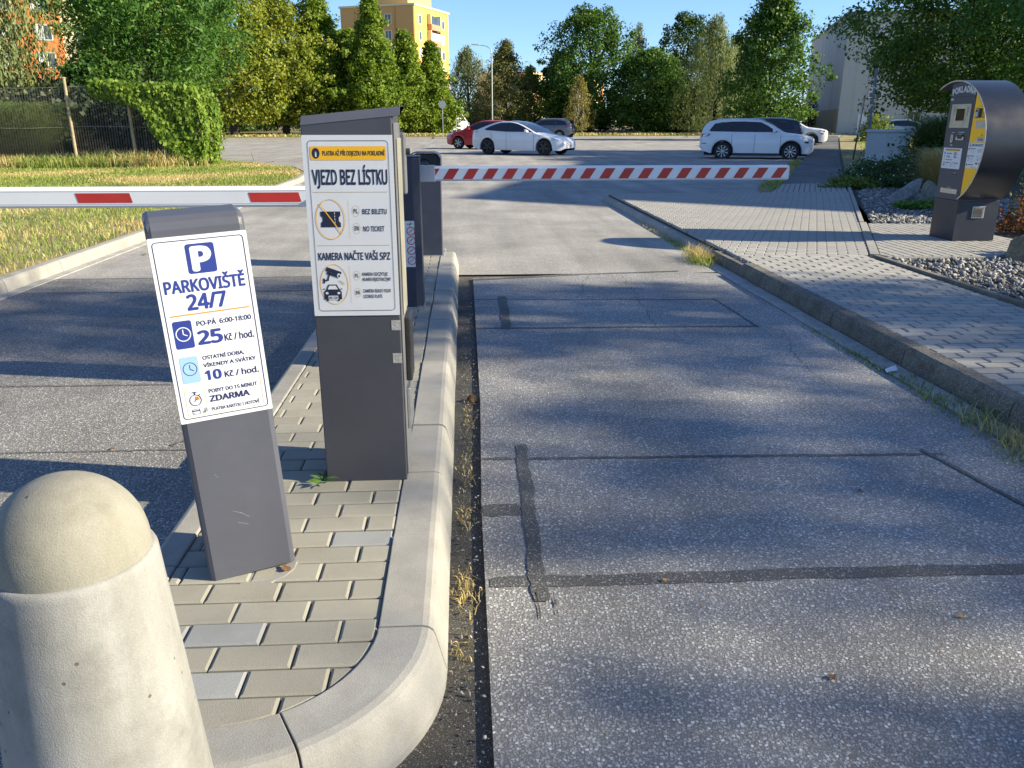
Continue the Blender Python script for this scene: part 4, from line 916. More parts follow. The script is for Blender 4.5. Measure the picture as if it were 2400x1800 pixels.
        xm = spec['mirror']; yb = s * (hb(xm) + .02); MB().loft([[(xm + .06, yb, I('top', xm) + .02), (xm - .06, yb, I('top', xm) + .02), (xm - .06, yb, I('top', xm) + .10), (xm + .06, yb, I('top', xm) + .09)], [(xm + .05, yb + s * .2, I('top', xm) + .04), (xm - .07, yb + s * .2, I('top', xm) + .03), (xm - .07, yb + s * .2, I('top', xm) + .17), (xm + .03, yb + s * .2, I('top', xm) + .15)]], True, True).obj('door_mirror', body_mat, root, bev=.02)
        for nm, mt, poly in spec['lamps']:         # poly of (x, z) on the flank skin, pushed out
            P = [(x, s * (I('hw', x) * (.99 if z > I('top', x) - .12 else 1.0) + .007), z) for x, z in poly]; MB().add(P, [tuple(range(len(P)))]).obj(nm, mt, root)
        for nm, mt, x, y0_, y1_, z0_, z1_ in spec['end_lamps']:
            e_ = math.copysign(.012, x); MB().add([(x + e_, s * y0_, z0_), (x - e_ * 6, s * y1_, z0_), (x - e_ * 6, s * y1_, z1_), (x + e_, s * y0_, z1_)], [(0, 1, 2, 3)]).obj(nm, mt, root)
    for x, z in ((L / 2 + .012, .50), (-L / 2 - .012, spec.get('rplate', .8))): MB().box(x - .006, x + .006, -.26, .26, z - .055, z + .055).obj('number_plate', PLATE, root)
    for nm, x, y, z0_, z1_ in spec.get('grille', []): MB().box(x - .03, x + .012, -y, y, z0_, z1_).obj(nm, TRIM, root, bev=.01)
    if rails:
        for s in (1, -1):
            P = [(x, s * (ys(x, I('roof', x) - .05) * .93), I('roof', x) + .035) for x in np.linspace(rails[0], rails[1], 8)]; MB().tube(P, .018, 6).obj('roof_rail', rails[2], root)
    return root
SEDAN = dict(L=4.69, W=1.85, axles=(1.47, -1.405), r=.335, tumble=.42, rim='aero',
    bot=[(2.345, .30), (2.2, .20), (1.0, .19), (-1.9, .20), (-2.2, .30), (-2.345, .42)],
    top=[(2.345, .56), (2.25, .66), (2.0, .745), (1.6, .83), (1.05, .93), (.5, .95), (-.6, .98), (-1.5, 1.03), (-2.0, 1.06), (-2.25, 1.04), (-2.345, .96)],
    hw=[(2.345, .52), (2.25, .70), (2.05, .83), (1.6, .905), (.8, .925), (-1.2, .925), (-1.8, .90), (-2.15, .82), (-2.3, .73), (-2.345, .66)],
    roof=[(1.10, .93), (.75, 1.10), (.35, 1.28), (0, 1.39), (-.35, 1.44), (-.75, 1.435), (-1.15, 1.37), (-1.55, 1.25), (-1.9, 1.12), (-2.1, 1.05)],
    glass=[[(.86, .99), (.45, 1.17), (.1, 1.30), (-.25, 1.36), (-.33, 1.36), (-.37, 1.0)], [(-.43, 1.0), (-.39, 1.365), (-.8, 1.35), (-1.1, 1.28), (-1.35, 1.19), (-1.55, 1.09), (-1.42, 1.06)]],
    band=[(.90, .985), (.45, 1.185), (.1, 1.315), (-.25, 1.375), (-.8, 1.365), (-1.1, 1.295), (-1.35, 1.205), (-1.6, 1.09), (-1.45, 1.05), (-.4, .99)],
    wind=(1.06, -.72), rear=(-.80, -1.95), seams=[.98, -.40, -1.18], handles=[-.18, -1.08], mirror=.66,
    lamps=[('headlight', LAMPW, [(2.12, .60), (1.78, .735), (1.74, .765), (1.92, .735), (2.16, .655)]), ('tail_light', LAMPR, [(-2.26, .86), (-1.95, .97), (-1.93, 1.0), (-2.28, .97)])],
    end_lamps=[('tail_light', LAMPR, -2.34, .3, .62, .88, .96)], grille=[('lower_intake', 2.33, .38, .30, .36)], rplate=.72)
SUVS = dict(L=4.70, W=1.88, axles=(1.43, -1.36), r=.365, tumble=.30, rim='multi', clad=True,
    bot=[(2.35, .38), (2.2, .27), (1.0, .26), (-1.9, .28), (-2.2, .36), (-2.35, .50)],
    top=[(2.35, .82), (2.28, .92), (2.0, 1.0), (1.5, 1.06), (1.1, 1.10), (.4, 1.10), (-.8, 1.12), (-1.7, 1.14), (-2.15, 1.14), (-2.3, 1.10), (-2.35, .98)],
    hw=[(2.35, .66), (2.25, .80), (2.0, .89), (1.5, .93), (.8, .935), (-1.4, .935), (-2.0, .91), (-2.25, .85), (-2.35, .78)],
    roof=[(1.20, 1.10), (.9, 1.28), (.55, 1.47), (.25, 1.58), (-.1, 1.63), (-.9, 1.645), (-1.5, 1.62), (-1.95, 1.57), (-2.1, 1.50), (-2.24, 1.30), (-2.3, 1.13)],
    glass=[[(.80, 1.15), (.42, 1.38), (.15, 1.51), (-.02, 1.53), (-.02, 1.15)], [(-.08, 1.15), (-.08, 1.535), (-.55, 1.545), (-.98, 1.54), (-.98, 1.165)], [(-1.04, 1.165), (-1.04, 1.54), (-1.45, 1.515), (-1.72, 1.46), (-1.92, 1.21), (-1.9, 1.18)]],
    band=[(.86, 1.14), (.42, 1.40), (.15, 1.53), (-.5, 1.56), (-1.04, 1.555), (-1.47, 1.53), (-1.76, 1.47), (-1.97, 1.20), (-1.9, 1.165), (-.9, 1.15)],
    wind=(1.14, .22), rear=(-2.0, -2.25), seams=[1.0, -.05, -1.0], handles=[.08 - .28, -1.12], mirror=.72,
    lamps=[('headlight', LAMPW, [(2.2, .82), (1.86, .90), (1.86, .96), (2.2, .93)]), ('fog_lamp', TRIM, [(2.12, .70), (1.95, .72), (1.98, .78), (2.14, .77)]), ('tail_light', LAMPR, [(-2.3, .93), (-1.98, .98), (-1.90, 1.07), (-2.28, 1.07)]), ('side_reflector', LAMPR, [(-2.26, .66), (-2.05, .66), (-2.05, .69), (-2.26, .69)])],
    end_lamps=[('tail_light', LAMPR, -2.34, .42, .76, .92, 1.05), ('headlight', LAMPW, 2.34, .40, .66, .80, .88)], grille=[('grille', 2.345, .40, .62, .86), ('lower_intake', 2.33, .6, .38, .52)], hmat=None)
SUVS['hmat'] = None
HATCH = dict(L=4.20, W=1.74, axles=(1.30, -1.22), r=.315, tumble=.36, rim='cap',
    bot=[(2.1, .34), (1.95, .22), (.9, .20), (-1.7, .22), (-1.95, .32), (-2.1, .44)],
    top=[(2.1, .66), (2.02, .78), (1.75, .86), (1.35, .94), (.95, .98), (.3, .98), (-.9, 1.0), (-1.6, 1.03), (-1.95, 1.02), (-2.06, .98), (-2.1, .88)],
    hw=[(2.1, .60), (2.0, .74), (1.75, .82), (1.3, .865), (.6, .87), (-1.3, .87), (-1.8, .84), (-2.0, .78), (-2.1, .70)],
    roof=[(1.10, .98), (.8, 1.14), (.45, 1.32), (.1, 1.44), (-.3, 1.48), (-.9, 1.475), (-1.4, 1.43), (-1.7, 1.36), (-1.9, 1.2), (-2.04, 1.02)],
    glass=[[(.76, 1.03), (.4, 1.22), (.08, 1.35), (-.12, 1.38), (-.12, 1.03)], [(-.18, 1.03), (-.18, 1.385), (-.7, 1.385), (-.95, 1.37), (-1.0, 1.05)], [(-1.06, 1.05), (-1.02, 1.365), (-1.3, 1.33), (-1.55, 1.12), (-1.5, 1.08)]],
    band=[(.80, 1.02), (.4, 1.235), (.08, 1.365), (-.18, 1.395), (-.95, 1.385), (-1.3, 1.345), (-1.6, 1.11), (-1.5, 1.06), (-.5, 1.02)],
    wind=(1.05, .1), rear=(-1.66, -2.0), seams=[.92, -.15, -1.02], handles=[-.3, -1.1], mirror=.62,
    lamps=[('headlight', LAMPW, [(1.98, .70), (1.66, .76), (1.6, .84), (1.96, .79)]), ('tail_light', LAMPR, [(-2.04, .72), (-1.82, .74), (-1.8, .96), (-2.02, .96)])],
    end_lamps=[('tail_light', LAMPR, -2.09, .5, .68, .72, .96), ('headlight', LAMPW, 2.09, .40, .60, .66, .76)], grille=[('grille', 2.095, .34, .60, .72)])
VAN = dict(SUVS); VAN.update(L=5.2, W=1.95, axles=(1.75, -1.55), r=.34, clad=False, rim='cap', tumble=.10,
    bot=[(2.6, .40), (2.3, .28), (-2.3, .30), (-2.6, .42)], top=[(2.6, .85), (2.4, .98), (1.9, 1.10), (1.4, 1.16), (-2.4, 1.2), (-2.6, 1.15)],
    hw=[(2.6, .75), (2.3, .9), (1.5, .97), (-2.3, .97), (-2.6, .92)], roof=[(1.85, 1.12), (1.4, 1.5), (1.0, 1.85), (.5, 2.12), (-.5, 2.2), (-2.3, 2.18), (-2.45, 2.1), (-2.58, 1.2)],
    glass=[[(1.45, 1.2), (1.05, 1.55), (.75, 1.75), (.5, 1.78), (.5, 1.2)]], band=[(1.5, 1.19), (1.05, 1.57), (.75, 1.77), (.48, 1.8), (.48, 1.19)], wind=(1.8, .75), rear=(-2.48, -2.56), seams=[1.5, .42, -.9], handles=[.6], mirror=1.3,
    lamps=[('headlight', LAMPW, [(2.45, .78), (2.15, .85), (2.1, .98), (2.42, .92)])], end_lamps=[('tail_light', LAMPR, -2.59, .78, .9, .8, 1.2)], grille=[('grille', 2.6, .45, .62, .8)])
for sp_ in (SUVS, HATCH, VAN): sp_.pop('hmat', None)
PWH = paint('white_car_paint', (.74, .75, .77)); PRD = paint('red_car_paint', (.42, .012, .022)); PGY = paint('grey_car_paint', (.16, .17, .19), .5); PDK = paint('dark_car_paint', (.022, .035, .06), .3); PLB = paint('pale_blue_paint', (.40, .52, .58), .3)
sed = car('white_sedan', 'white fastback sedan with black wheel covers driving across the lot', (2.75, 38.3, .0), -33, SEDAN, PWH)
for s in (.36, -.36): pass
MB().box(-.22, .06, -.72, -.715, 1.08, 1.28).obj('seat', SEATR, sed); MB().box(-.85, -.66, -.70, -.695, 1.08, 1.27).obj('seat', SEATR, sed)
suv = car('white_suv', 'white estate SUV with multi spoke wheels parked in the building shade', (11.85, 33.6, -.06), -21, SUVS, PWH, rails=(.3, -1.7, ALLOY))
suv.scale = (.93, .93, .95)
car('red_hatchback', 'red hatchback facing left half hidden behind the white sedan', (1.25, 46.5, .0), 155, HATCH, PRD)
car('grey_suv', 'grey SUV seen from its rear behind the white sedan', (6.9, 70.5, .0), 160, SUVS, PGY, rails=(.3, -1.7, ALLOY))
car('dark_suv', 'dark blue SUV parked beyond the white SUV', (14.0, 40.0, .0), 156, SUVS, PDK, rails=(.3, -1.7, ALLOY)).scale = (.92, .92, .95)
car('white_hatchback', 'white car nose poking out beyond the dark SUV', (19.5, 50.2, .0), -24, SUVS, PWH)
car('white_van', 'white van standing at the far verge beside the lindens', (-1.2, 88, .32), 60, VAN, PWH, 'van')
car('blue_hatchback', 'pale blue car parked before the pale building wall', (33.5, 62, .1), -30, HATCH, PLB)
car('silver_van', 'pale van half hidden by trunks behind the golden birch', (15.2, 99, .4), 110, VAN, PLB, 'van')
# ------------------------------------------------------------------ buildings
def wallmat(name, c, var=.05, dirt=.15): return pm(name, c, .85, var=var, vs=.35, bump=.25, bs=25, dirt=dirt, dirtcol=sc(c, .7), fine=.05)
YELW = wallmat('yellow_render', (.66, .44, .10)); TAN_SHADE = wallmat('tan_shade_render', (.56, .33, .12)); CREAM = wallmat('cream_render', (.66, .58, .36)); ORNG = wallmat('orange_render', (.62, .20, .055))
SALM = wallmat('salmon_panel', (.60, .24, .14)); PALEW = wallmat('pale_panel', (.42, .43, .40), .08, .35); OCHRE = wallmat('ochre_plinth', (.34, .27, .15), .1, .3); WINW = wallmat('window_white', (.70, .70, .68)); PEACH = wallmat('peach_render', (.64, .40, .16))
WGL = pm('window_glass', (.05, .065, .085), .08, var=.5, vs=.8, spec=.7); CURT = pm('curtain', (.50, .52, .54), .8, var=.2, vs=5)
ROOFM = pm('roof_sheet', (.26, .25, .24), .7, var=.1, vs=1)
class Face:
    """a facade: origin at its left foot (seen from outside), t along it, n outward"""
    def __init__(s, root, p, q):
        s.r = root; s.p = Vector((p[0], p[1], 0)); d = Vector((q[0] - p[0], q[1] - p[1], 0)); s.L = d.length; s.t = d.normalized(); s.n = Vector((s.t.y, -s.t.x, 0))
        s.M = Matrix((( s.t.x, s.n.x, 0, s.p.x), (s.t.y, s.n.y, 0, s.p.y), (0, 0, 1, 0), (0, 0, 0, 1)))
    def box(s, name, mat, x0, x1, z0, z1, d0=0, d1=.05, parent=None): return MB().box(x0, x1, d0, d1, z0, z1, M=s.M).obj(name, mat, parent or s.r)
    def window(s, x, z, w, h, fr=.07, mull=1, frame=WINW, surround=None, reveal=.10):
        if surround: s.box('window_surround', surround, x - w / 2 - .15, x + w / 2 + .15, z - .15, z + h + .15, .0, .025)
        f = s.box('window', WGL, x - w / 2, x + w / 2, z, z + h, 0, .035)
        if random.random() < .55: s.box('curtain', CURT, x - w / 2 + fr, x + w / 2 - fr, z + h * random.uniform(.1, .5), z + h - fr, .036, .038, f)
        for a, b, c, d in ((x - w / 2, x + w / 2, z, z + fr), (x - w / 2, x + w / 2, z + h - fr, z + h), (x - w / 2, x - w / 2 + fr, z + fr, z + h - fr), (x + w / 2 - fr, x + w / 2, z + fr, z + h - fr)): s.box('frame', frame, a, b, c, d, .036, .075, f)
        for i in range(mull): xx = x - w / 2 + w * (i + 1) / (mull + 1); s.box('mullion', frame, xx - fr / 2, xx + fr / 2, z + fr, z + h - fr, .0365, .07, f)
        s.box('sill', frame, x - w / 2 - .05, x + w / 2 + .05, z - .07, z - .003, .0, .13, f)
def block(root, poly, z0, z1, mat, name='wall'): return MB().prism(poly, z0, z1).obj(name, mat, root)
def V2(p, d, l): return (p[0] + d[0] * l, p[1] + d[1] * l)
a_ = (math.sin(R(23)), math.cos(R(23))); b_d = (math.cos(R(23)), -math.sin(R(23)))
# yellow tower block
tw = empty('tower_block', (-8.4, 160, 0), 0, 'tall yellow tower block with shade-tinted tan side rising behind the linden row', 'building')
tw_off = Vector((-8.4, 160, 0))
P0 = (0, 0); Pr = V2(P0, a_, 15); Pl = V2(P0, (-b_d[0], -b_d[1]), 15.2); Pb = V2(Pl, a_, 15)
block(tw, [P0, Pr, Pb, Pl], 0, 21.4, YELW); block(tw, [V2(P0, (.25, -.97), .25), V2(Pr, (.9, .4), .3), V2(Pb, (-.3, .9), .3), V2(Pl, (-.9, -.4), .3)], 21.4, 21.75, CREAM, 'cornice')
block(tw, [V2(V2(P0, a_, 2), (-b_d[0], -b_d[1]), 2.2), V2(V2(P0, a_, 12), (-b_d[0], -b_d[1]), 2.2), V2(V2(P0, a_, 12), (-b_d[0], -b_d[1]), 12), V2(V2(P0, a_, 2), (-b_d[0], -b_d[1]), 12)], 21.75, 25.2, PEACH, 'penthouse')
block(tw, [V2(V2(P0, a_, 1.2), (-b_d[0], -b_d[1]), 1.2), V2(V2(P0, a_, 13), (-b_d[0], -b_d[1]), 1.2), V2(V2(P0, a_, 13), (-b_d[0], -b_d[1]), 13), V2(V2(P0, a_, 1.2), (-b_d[0], -b_d[1]), 13)], 25.2, 25.5, SALM, 'roof')
F1 = Face(tw, P0, Pr); F2 = Face(tw, Pl, P0)
F2.box('tan_shade_face', TAN_SHADE, .1, 3.0, 0, 21.3, .01, .10); F2.box('tan_shade_face', TAN_SHADE, 3.3, 11.2, 0, 21.3, .01, .12); F2.box('tan_shade_face', TAN_SHADE, 11.5, 15.1, 0, 21.3, .01, .14)  # tan tone paints shade onto the face turned from the sun
F2.box('downpipe', TAN_SHADE, 11.28, 11.42, 0, 21.2, .02, .2)
for fl in range(7):
    z = 1.4 + fl * 2.8
    F1.window(2.2, z + .3, 1.0, 1.5, mull=0, surround=CREAM); F1.window(12.4, z + .3, 1.1, 1.5, mull=0, surround=CREAM)
    F1.box('balcony_recess', WGL, 5.6, 9.6, z + .0, z + 2.2, .01, .02); bl = F1.box('balcony', SALM, 5.4, 9.8, z - .45, z + .55, .03, .9); F1.box('glazing', CURT if fl % 2 else WGL, 5.6, 9.6, z + .56, z + 1.9, .7, .74, bl)
    F1.box('side_post', CREAM, 5.3, 5.6, z + .552, z + 2.3, .03, .8); F1.box('side_post', CREAM, 9.6, 9.9, z + .552, z + 2.3, .03, .8)
    if z > 9:
        F2f = F2
        for x in (4.9, 9.9):
            f = F2.box('window_surround', CREAM, x - .75, x + .75, z + .15, z + 2.0, .121, .145); F2.box('window', WGL, x - .55, x + .55, z + .3, z + 1.85, .146, .16, f); F2.box('mullion', WINW, x - .04, x + .04, z + .3, z + 1.85, .161, .175, f)
        f = F2.box('loggia', WGL, 6.7, 8.2, z - .1, z + 2.0, .121, .13); F2.box('parapet', SALM, 6.7, 8.2, z - .3, z + .5, .131, .2, f)
# orange block on the left
ob = empty('orange_block', (-45.0, 99, 0), 0, 'orange and cream apartment block behind the willow', 'building')
d_ = (math.cos(R(23)), math.sin(R(23))); nn = (-d_[1], d_[0])
Q0 = V2((0, 0), d_, -14); Q1 = V2((0, 0), d_, 16); block(ob, [Q0, Q1, V2(Q1, nn, 12), V2(Q0, nn, 12)], 0, 24, CREAM)
Fo = Face(ob, Q0, Q1)
block(ob, [V2(Q0, nn, -.15), V2(Q1, nn, -.15), V2(Q1, nn, 12.15), V2(Q0, nn, 12.15)], 24, 24.4, CREAM, 'cornice')
Fo.box('orange_panel', ORNG, 0, 15.2, 0, 23.9, .01, .12); Fo.box('orange_panel', ORNG, 22.5, 29.9, 0, 23.9, .01, .12)
for fl in range(8):
    z = 1.5 + fl * 2.8
    for x in (2.5, 6.2, 9.9, 13.4):
        f = Fo.box('window', WGL, x - .85, x + .85, z, z + 1.6, .121, .15)
        for a, b, c, d in ((x - .85, x + .85, z, z + .09), (x - .85, x + .85, z + 1.51, z + 1.6), (x - .85, x - .76, z + .09, z + 1.51), (x + .76, x + .85, z + .09, z + 1.51), (x - .05, x + .05, z + .09, z + 1.51)): Fo.box('frame', WINW, a, b, c, d, .151, .19, f)
        Fo.box('curtain', CURT, x - .7, x - .1, z + .12, z + 1.5, .1505, .153, f)
    for x in (17.3, 20.3): Fo.window(x, z, 1.5, 1.6)
# long low block far behind
lb = empty('distant_block', (12.6, 165, 0), 0, 'cream and orange low apartment block far between the trees', 'building')
d2 = (math.sin(R(28)), math.cos(R(28))); n2 = (d2[1], -d2[0])
L0, L1 = (0, 0), V2((0, 0), d2, 45); block(lb, [L0, L1, V2(L1, n2, -11), V2(L0, n2, -11)], 0, 10.2, CREAM); block(lb, [V2(L0, n2, .3), V2(L1, n2, .3), V2(L1, n2, -11.3), V2(L0, n2, -11.3)], 10.2, 10.6, PEACH, 'cornice')
Fl = Face(lb, L0, L1)
for i in range(11):
    x = 2.0 + i * 4.0
    if i % 2 == 0: Fl.box('orange_panel', ORNG, x + 1.2, x + 2.6, 0, 10.1, .01, .08)
    for fl in range(3): Fl.window(x, 1.6 + fl * 2.9, 1.5, 1.5)
Fe = Face(lb, V2(L0, n2, -11), L0)
for fl in range(3): Fe.window(8.5, 1.6 + fl * 2.9, 1.5, 1.5)
Fe.box('orange_panel', ORNG, 9.6, 10.9, 0, 10.1, .01, .08)
# pale panel building at the end of the footpath
pb = empty('pale_building', (38.6, 86, .09), 0, 'pale grey concrete panel building standing behind the right hand trees', 'building')
a2 = (math.sin(R(16)), math.cos(R(16))); b2 = (a2[1], -a2[0])
K0 = (0, 0); K1 = V2(K0, a2, 30); K2 = V2(K0, b2, 46); block(pb, [K0, K2, V2(K2, a2, 30), K1], 0, 11.5, PALEW)
block(pb, [V2(V2(K0, a2, -.12), b2, -.12), V2(V2(K2, a2, -.12), b2, .12), V2(V2(K2, a2, 30.1), b2, .12), V2(V2(K1, a2, .1), b2, -.12)], 11.5, 11.75, ROOFM, 'roof_edge')
Fp = Face(pb, K1, K0); Fq = Face(pb, K0, K2)
Fp.box('plinth_band', OCHRE, .0, 29.9, 0, 2.6, .01, .06)
for i in range(1, 5): Fp.box('panel_joint', PALEW, i * 6 - .03, i * 6 + .03, 2.65, 11.4, .005, .02)
for zz in (5.5, 8.4): Fp.box('panel_joint', PALEW, 0, 29.9, zz, zz + .05, .004, .018)
Fq.box('corner_pilaster', PALEW, .05, 1.2, 0, 11.4, .01, .15)
for i in range(11):
    x = 3.4 + i * 3.9
    for fl in range(4): Fq.window(x, .9 + fl * 2.75, 1.3, 1.5, mull=1)
Fq.box('door', WINW, 2.0, 2.9, 0, 2.1, .01, .06); Fq.box('junction_box', WINW, 8.0, 8.6, .4, 1.2, .02, .25)
# block outside the frame on the right: the sun is behind it and its shadow lies over the car park
sb = empty('shading_block', (24.9, 11.1, .05), 0, 'concrete block beyond the right edge whose shadow crosses the car park', 'building')
G0 = (0, 0); G1 = (4.95, 16.3); G2 = (14.4, -10.2); G3 = (22, 8)
block(sb, [G0, G2, G3, G1], 0, 12, PALEW); block(sb, [V2(G0, (-.7, -.2), .1), V2(G2, (0, -1), .15), V2(G3, (1, 0), .15), V2(G1, (0, 1), .15)], 11.95, 12.1, ROOFM, 'roof_edge')
Fs = Face(sb, G1, G0); Ft = Face(sb, G0, G2)
for FF, n_ in ((Fs, 4), (Ft, 4)):
    for i in range(n_):
        for fl in range(4): FF.window(2.2 + i * 4.0, 1.0 + fl * 2.8, 1.6, 1.5)
# street lamp
lp = empty('street_lamp', (2.75, 80, .3), 0, 'tall grey street lamp with curved arm above the mid trees', 'street lamp')
MB().tube([(0, 0, 0), (0, 0, 1.2), (0, 0, 7.1), (-.12, 0, 7.5), (-.5, 0, 7.72), (-1.2, 0, 7.8)], [.09, .075, .05, .045, .04, .035], 10).obj('pole', GALV, lp, smooth=True)
MB().loft([[(-1.1, -.08, 7.76), (-1.1, .08, 7.76), (-1.1, .06, 7.86), (-1.1, -.06, 7.86)], [(-1.85, -.14, 7.80), (-1.85, .14, 7.80), (-1.85, .1, 7.9), (-1.85, -.1, 7.9)]], True, True).obj('lamp_head', GALV, lp, bev=.02)
# traffic sign and post by the verge
ts = empty('traffic_sign', (-1.75, 74.4, .1), 0, 'small round traffic sign on thin post at the far verge', 'traffic sign')
MB().tube([(0, 0, 0), (0, 0, 3.1)], .035, 8).obj('pole', GALV, ts); MB().lathe([(.0001, -.01), (.32, -.01), (.32, .01), (.0001, .01)], 24, (0, -.06, 2.75), 'y').obj('disc', GALV, ts)
vp = empty('marker_post', (-.6, 74.9, .12), 0, 'low grey marker post at the far verge', 'post'); MB().tube([(0, 0, 0), (0, 0, 1.6)], .04, 8).obj('pole', GALV, vp)
# ------------------------------------------------------------------ vegetation
def unit(a): return a / np.maximum(1e-9, np.linalg.norm(a, axis=1, keepdims=True))
def leaf_mesh(name, C, D, Nn, L, Wd):
    """rhombic leaves: centre C, long direction D, normal Nn, length L, width Wd"""
    n = len(C); D = unit(D); Sd = unit(np.cross(D, Nn)); Nn = unit(np.cross(Sd, D))
    L = np.broadcast_to(L, n)[:, None]; Wd = np.broadcast_to(Wd, n)[:, None]
    V = np.empty((n, 4, 3)); V[:, 0] = C - D * L / 2; V[:, 1] = C + Sd * Wd / 2 + Nn * Wd * .18 - D * L * .06; V[:, 2] = C + D * L / 2; V[:, 3] = C - Sd * Wd / 2 + Nn * Wd * .18 - D * L * .06
    return mesh_np(name, V.reshape(-1, 3), np.arange(n * 4).reshape(-1, 4))
def crown_points(n, ctr, rad, zr, nclust, shape='round', seed=0, core=.35, csize=.30, jag=.22, fill=.42):
    r = np.random.default_rng(seed); z0, z1 = zr; t = r.random(nclust)**.9
    if shape == 'cone': pr = np.interp(t, [0, .08, .25, .6, 1], [.55, .9, 1, .62, .08])
    elif shape == 'col': pr = np.interp(t, [0, .1, .4, .8, 1], [.6, .9, 1, .75, .15])
    else: pr = np.interp(t, [0, .12, .35, .65, .88, 1], [.45, .8, 1, .95, .62, .2])
    a = r.random(nclust) * 2 * np.pi; rr = pr * rad * np.sqrt(r.uniform(core**2, 1, nclust)) * (1 + r.normal(0, jag * .5, nclust))
    cc = np.stack([rr * np.cos(a), rr * np.sin(a), z0 + t * (z1 - z0)], 1)
    idx = r.integers(0, nclust, n); cs = rad * csize * r.uniform(.55, 1.25, nclust)
    g = r.normal(0, 1, (n, 3)); g = unit(g) * (r.random((n, 1))**.45); off = g * cs[idx][:, None] * np.array([1, 1, .78])
    P = cc[idx] + off
    k = int(n * fill); t2 = r.random(k); p2 = np.interp(t2, np.sort(t), pr[np.argsort(t)]); a2_ = r.random(k) * 2 * np.pi; r2 = p2 * rad * .92 * np.sqrt(r.random(k)); wob = 1 + .14 * np.sin(a2_ * 3 + t2 * 7 + seed) + .10 * np.sin(a2_ * 5 - t2 * 13)
    P[:k] = np.stack([r2 * wob * np.cos(a2_), r2 * wob * np.sin(a2_), z0 + t2 * (z1 - z0) * .97], 1); g[:k] = unit(r.normal(0, 1, (k, 3)))
    out = unit(P - np.array([0, 0, (z0 + z1) / 2]) + 1e-6); N_ = unit(g * .9 + out * .5 + np.array([0, 0, .55]) + r.normal(0, .45, (n, 3)))
    return P + np.array([ctr[0], ctr[1], 0]), N_, cc, r
def trunk_mesh(h, r0, limbs, r, bend=.25, n=8):
    m = MB(); k = 7; pts = [(r.normal(0, bend * .12) * i, r.normal(0, bend * .12) * i, h * i / (k - 1)) for i in range(k)]; pts[0] = (0, 0, -.15)
    m.tube(pts, [r0 * (1.35 if i == 0 else 1 - .78 * i / (k - 1)) for i in range(k)], n)
    for e in limbs:
        zz = min(h * .85, max(h * .22, e[2] * r.uniform(.35, .75))); i = min(k - 2, int(zz / h * (k - 1))); f = zz / h * (k - 1) - i
        b = Vector(pts[i]).lerp(Vector(pts[i + 1]), f); e_ = Vector(e); md = b.lerp(e_, .5) + Vector((0, 0, .12 * (e_ - b).length)); rb = r0 * (.5 - .3 * zz / h)
        m.tube([b, md, e_], [rb, rb * .6, rb * .15], 5)
    return m
BARK = pm('bark_brown', (.085, .065, .048), .95, var=.3, vs=3, bump=1, bs=20, fine=.3); BARKW = pm('bark_birch', (.50, .48, .44), .9, var=.2, vs=3, dirt=.6, dirtcol=(.06, .05, .045)); BARKD = pm('bark_dark', (.04, .034, .028), .95, var=.3, vs=3, bump=1, bs=20)
LM = dict(linden=leafmat('leaf_linden', (.085, .16, .014), (.27, .36, .042), .45), linden2=leafmat('leaf_linden_pale', (.11, .17, .018), (.37, .39, .055), .45), maple=leafmat('leaf_maple', (.030, .090, .014), (.125, .22, .032), .38), dark=leafmat('leaf_dark', (.016, .050, .011), (.065, .115, .022), .30),
    ash=leafmat('leaf_ash', (.034, .11, .018), (.135, .26, .04), .40), willow=leafmat('leaf_willow', (.10, .14, .05), (.27, .31, .12), .40), birch=leafmat('leaf_birch', (.085, .115, .042), (.23, .25, .10), .40), gold=leafmat('leaf_gold', (.14, .14, .035), (.34, .28, .08), .40), brown=leafmat('leaf_brownish', (.10, .115, .03), (.28, .27, .08), .38), vine=leafmat('leaf_vine', (.08, .16, .018), (.26, .37, .05), .42, .8), thick=leafmat('leaf_thicket_shade', (.010, .022, .008), (.035, .05, .018), .15), shrub=leafmat('leaf_shrub', (.018, .06, .015), (.07, .13, .032), .25, .8), bushy=leafmat('leaf_bushy', (.085, .14, .028), (.25, .30, .06), .38, .6), red=leafmat('leaf_rust', (.13, .045, .012), (.30, .12, .03), .3, 1.2))
def tree(name, label, x, y, rad, z0, z1, leaf, n=6000, size=.26, shape='round', ncl=70, base=.3, seed=1, bark=BARK, trunk=None, r0=None, group='trees round the car park', core=.35, csize=.30, jag=.22, limbs=9, asp=.72):
    root = empty(name, (x, y, base), 0, label, 'tree', group)
    n = int(n * 2.1); size = size * .95; rad = rad * 1.10
    P, N_, cc, r = crown_points(n, (0, 0), rad, (z0 - base, z1 - base), ncl, shape, seed, core, csize, jag)
    D = unit(r.normal(0, 1, (n, 3)) + np.array([0, 0, -.35])); s = size * r.uniform(.6, 1.3, n)
    put('crown', leaf_mesh('crown', P, D, N_, s, s * asp), LM[leaf], root)
    h = (z0 - base) + (z1 - z0) * .8
    li = [tuple(c) for c in cc[r.choice(len(cc), min(limbs, len(cc)), replace=False)] * np.array([.9, .9, 1])]
    trunk_mesh(h, r0 or rad * .065, li, r).obj('trunk', bark, root, smooth=True); return root
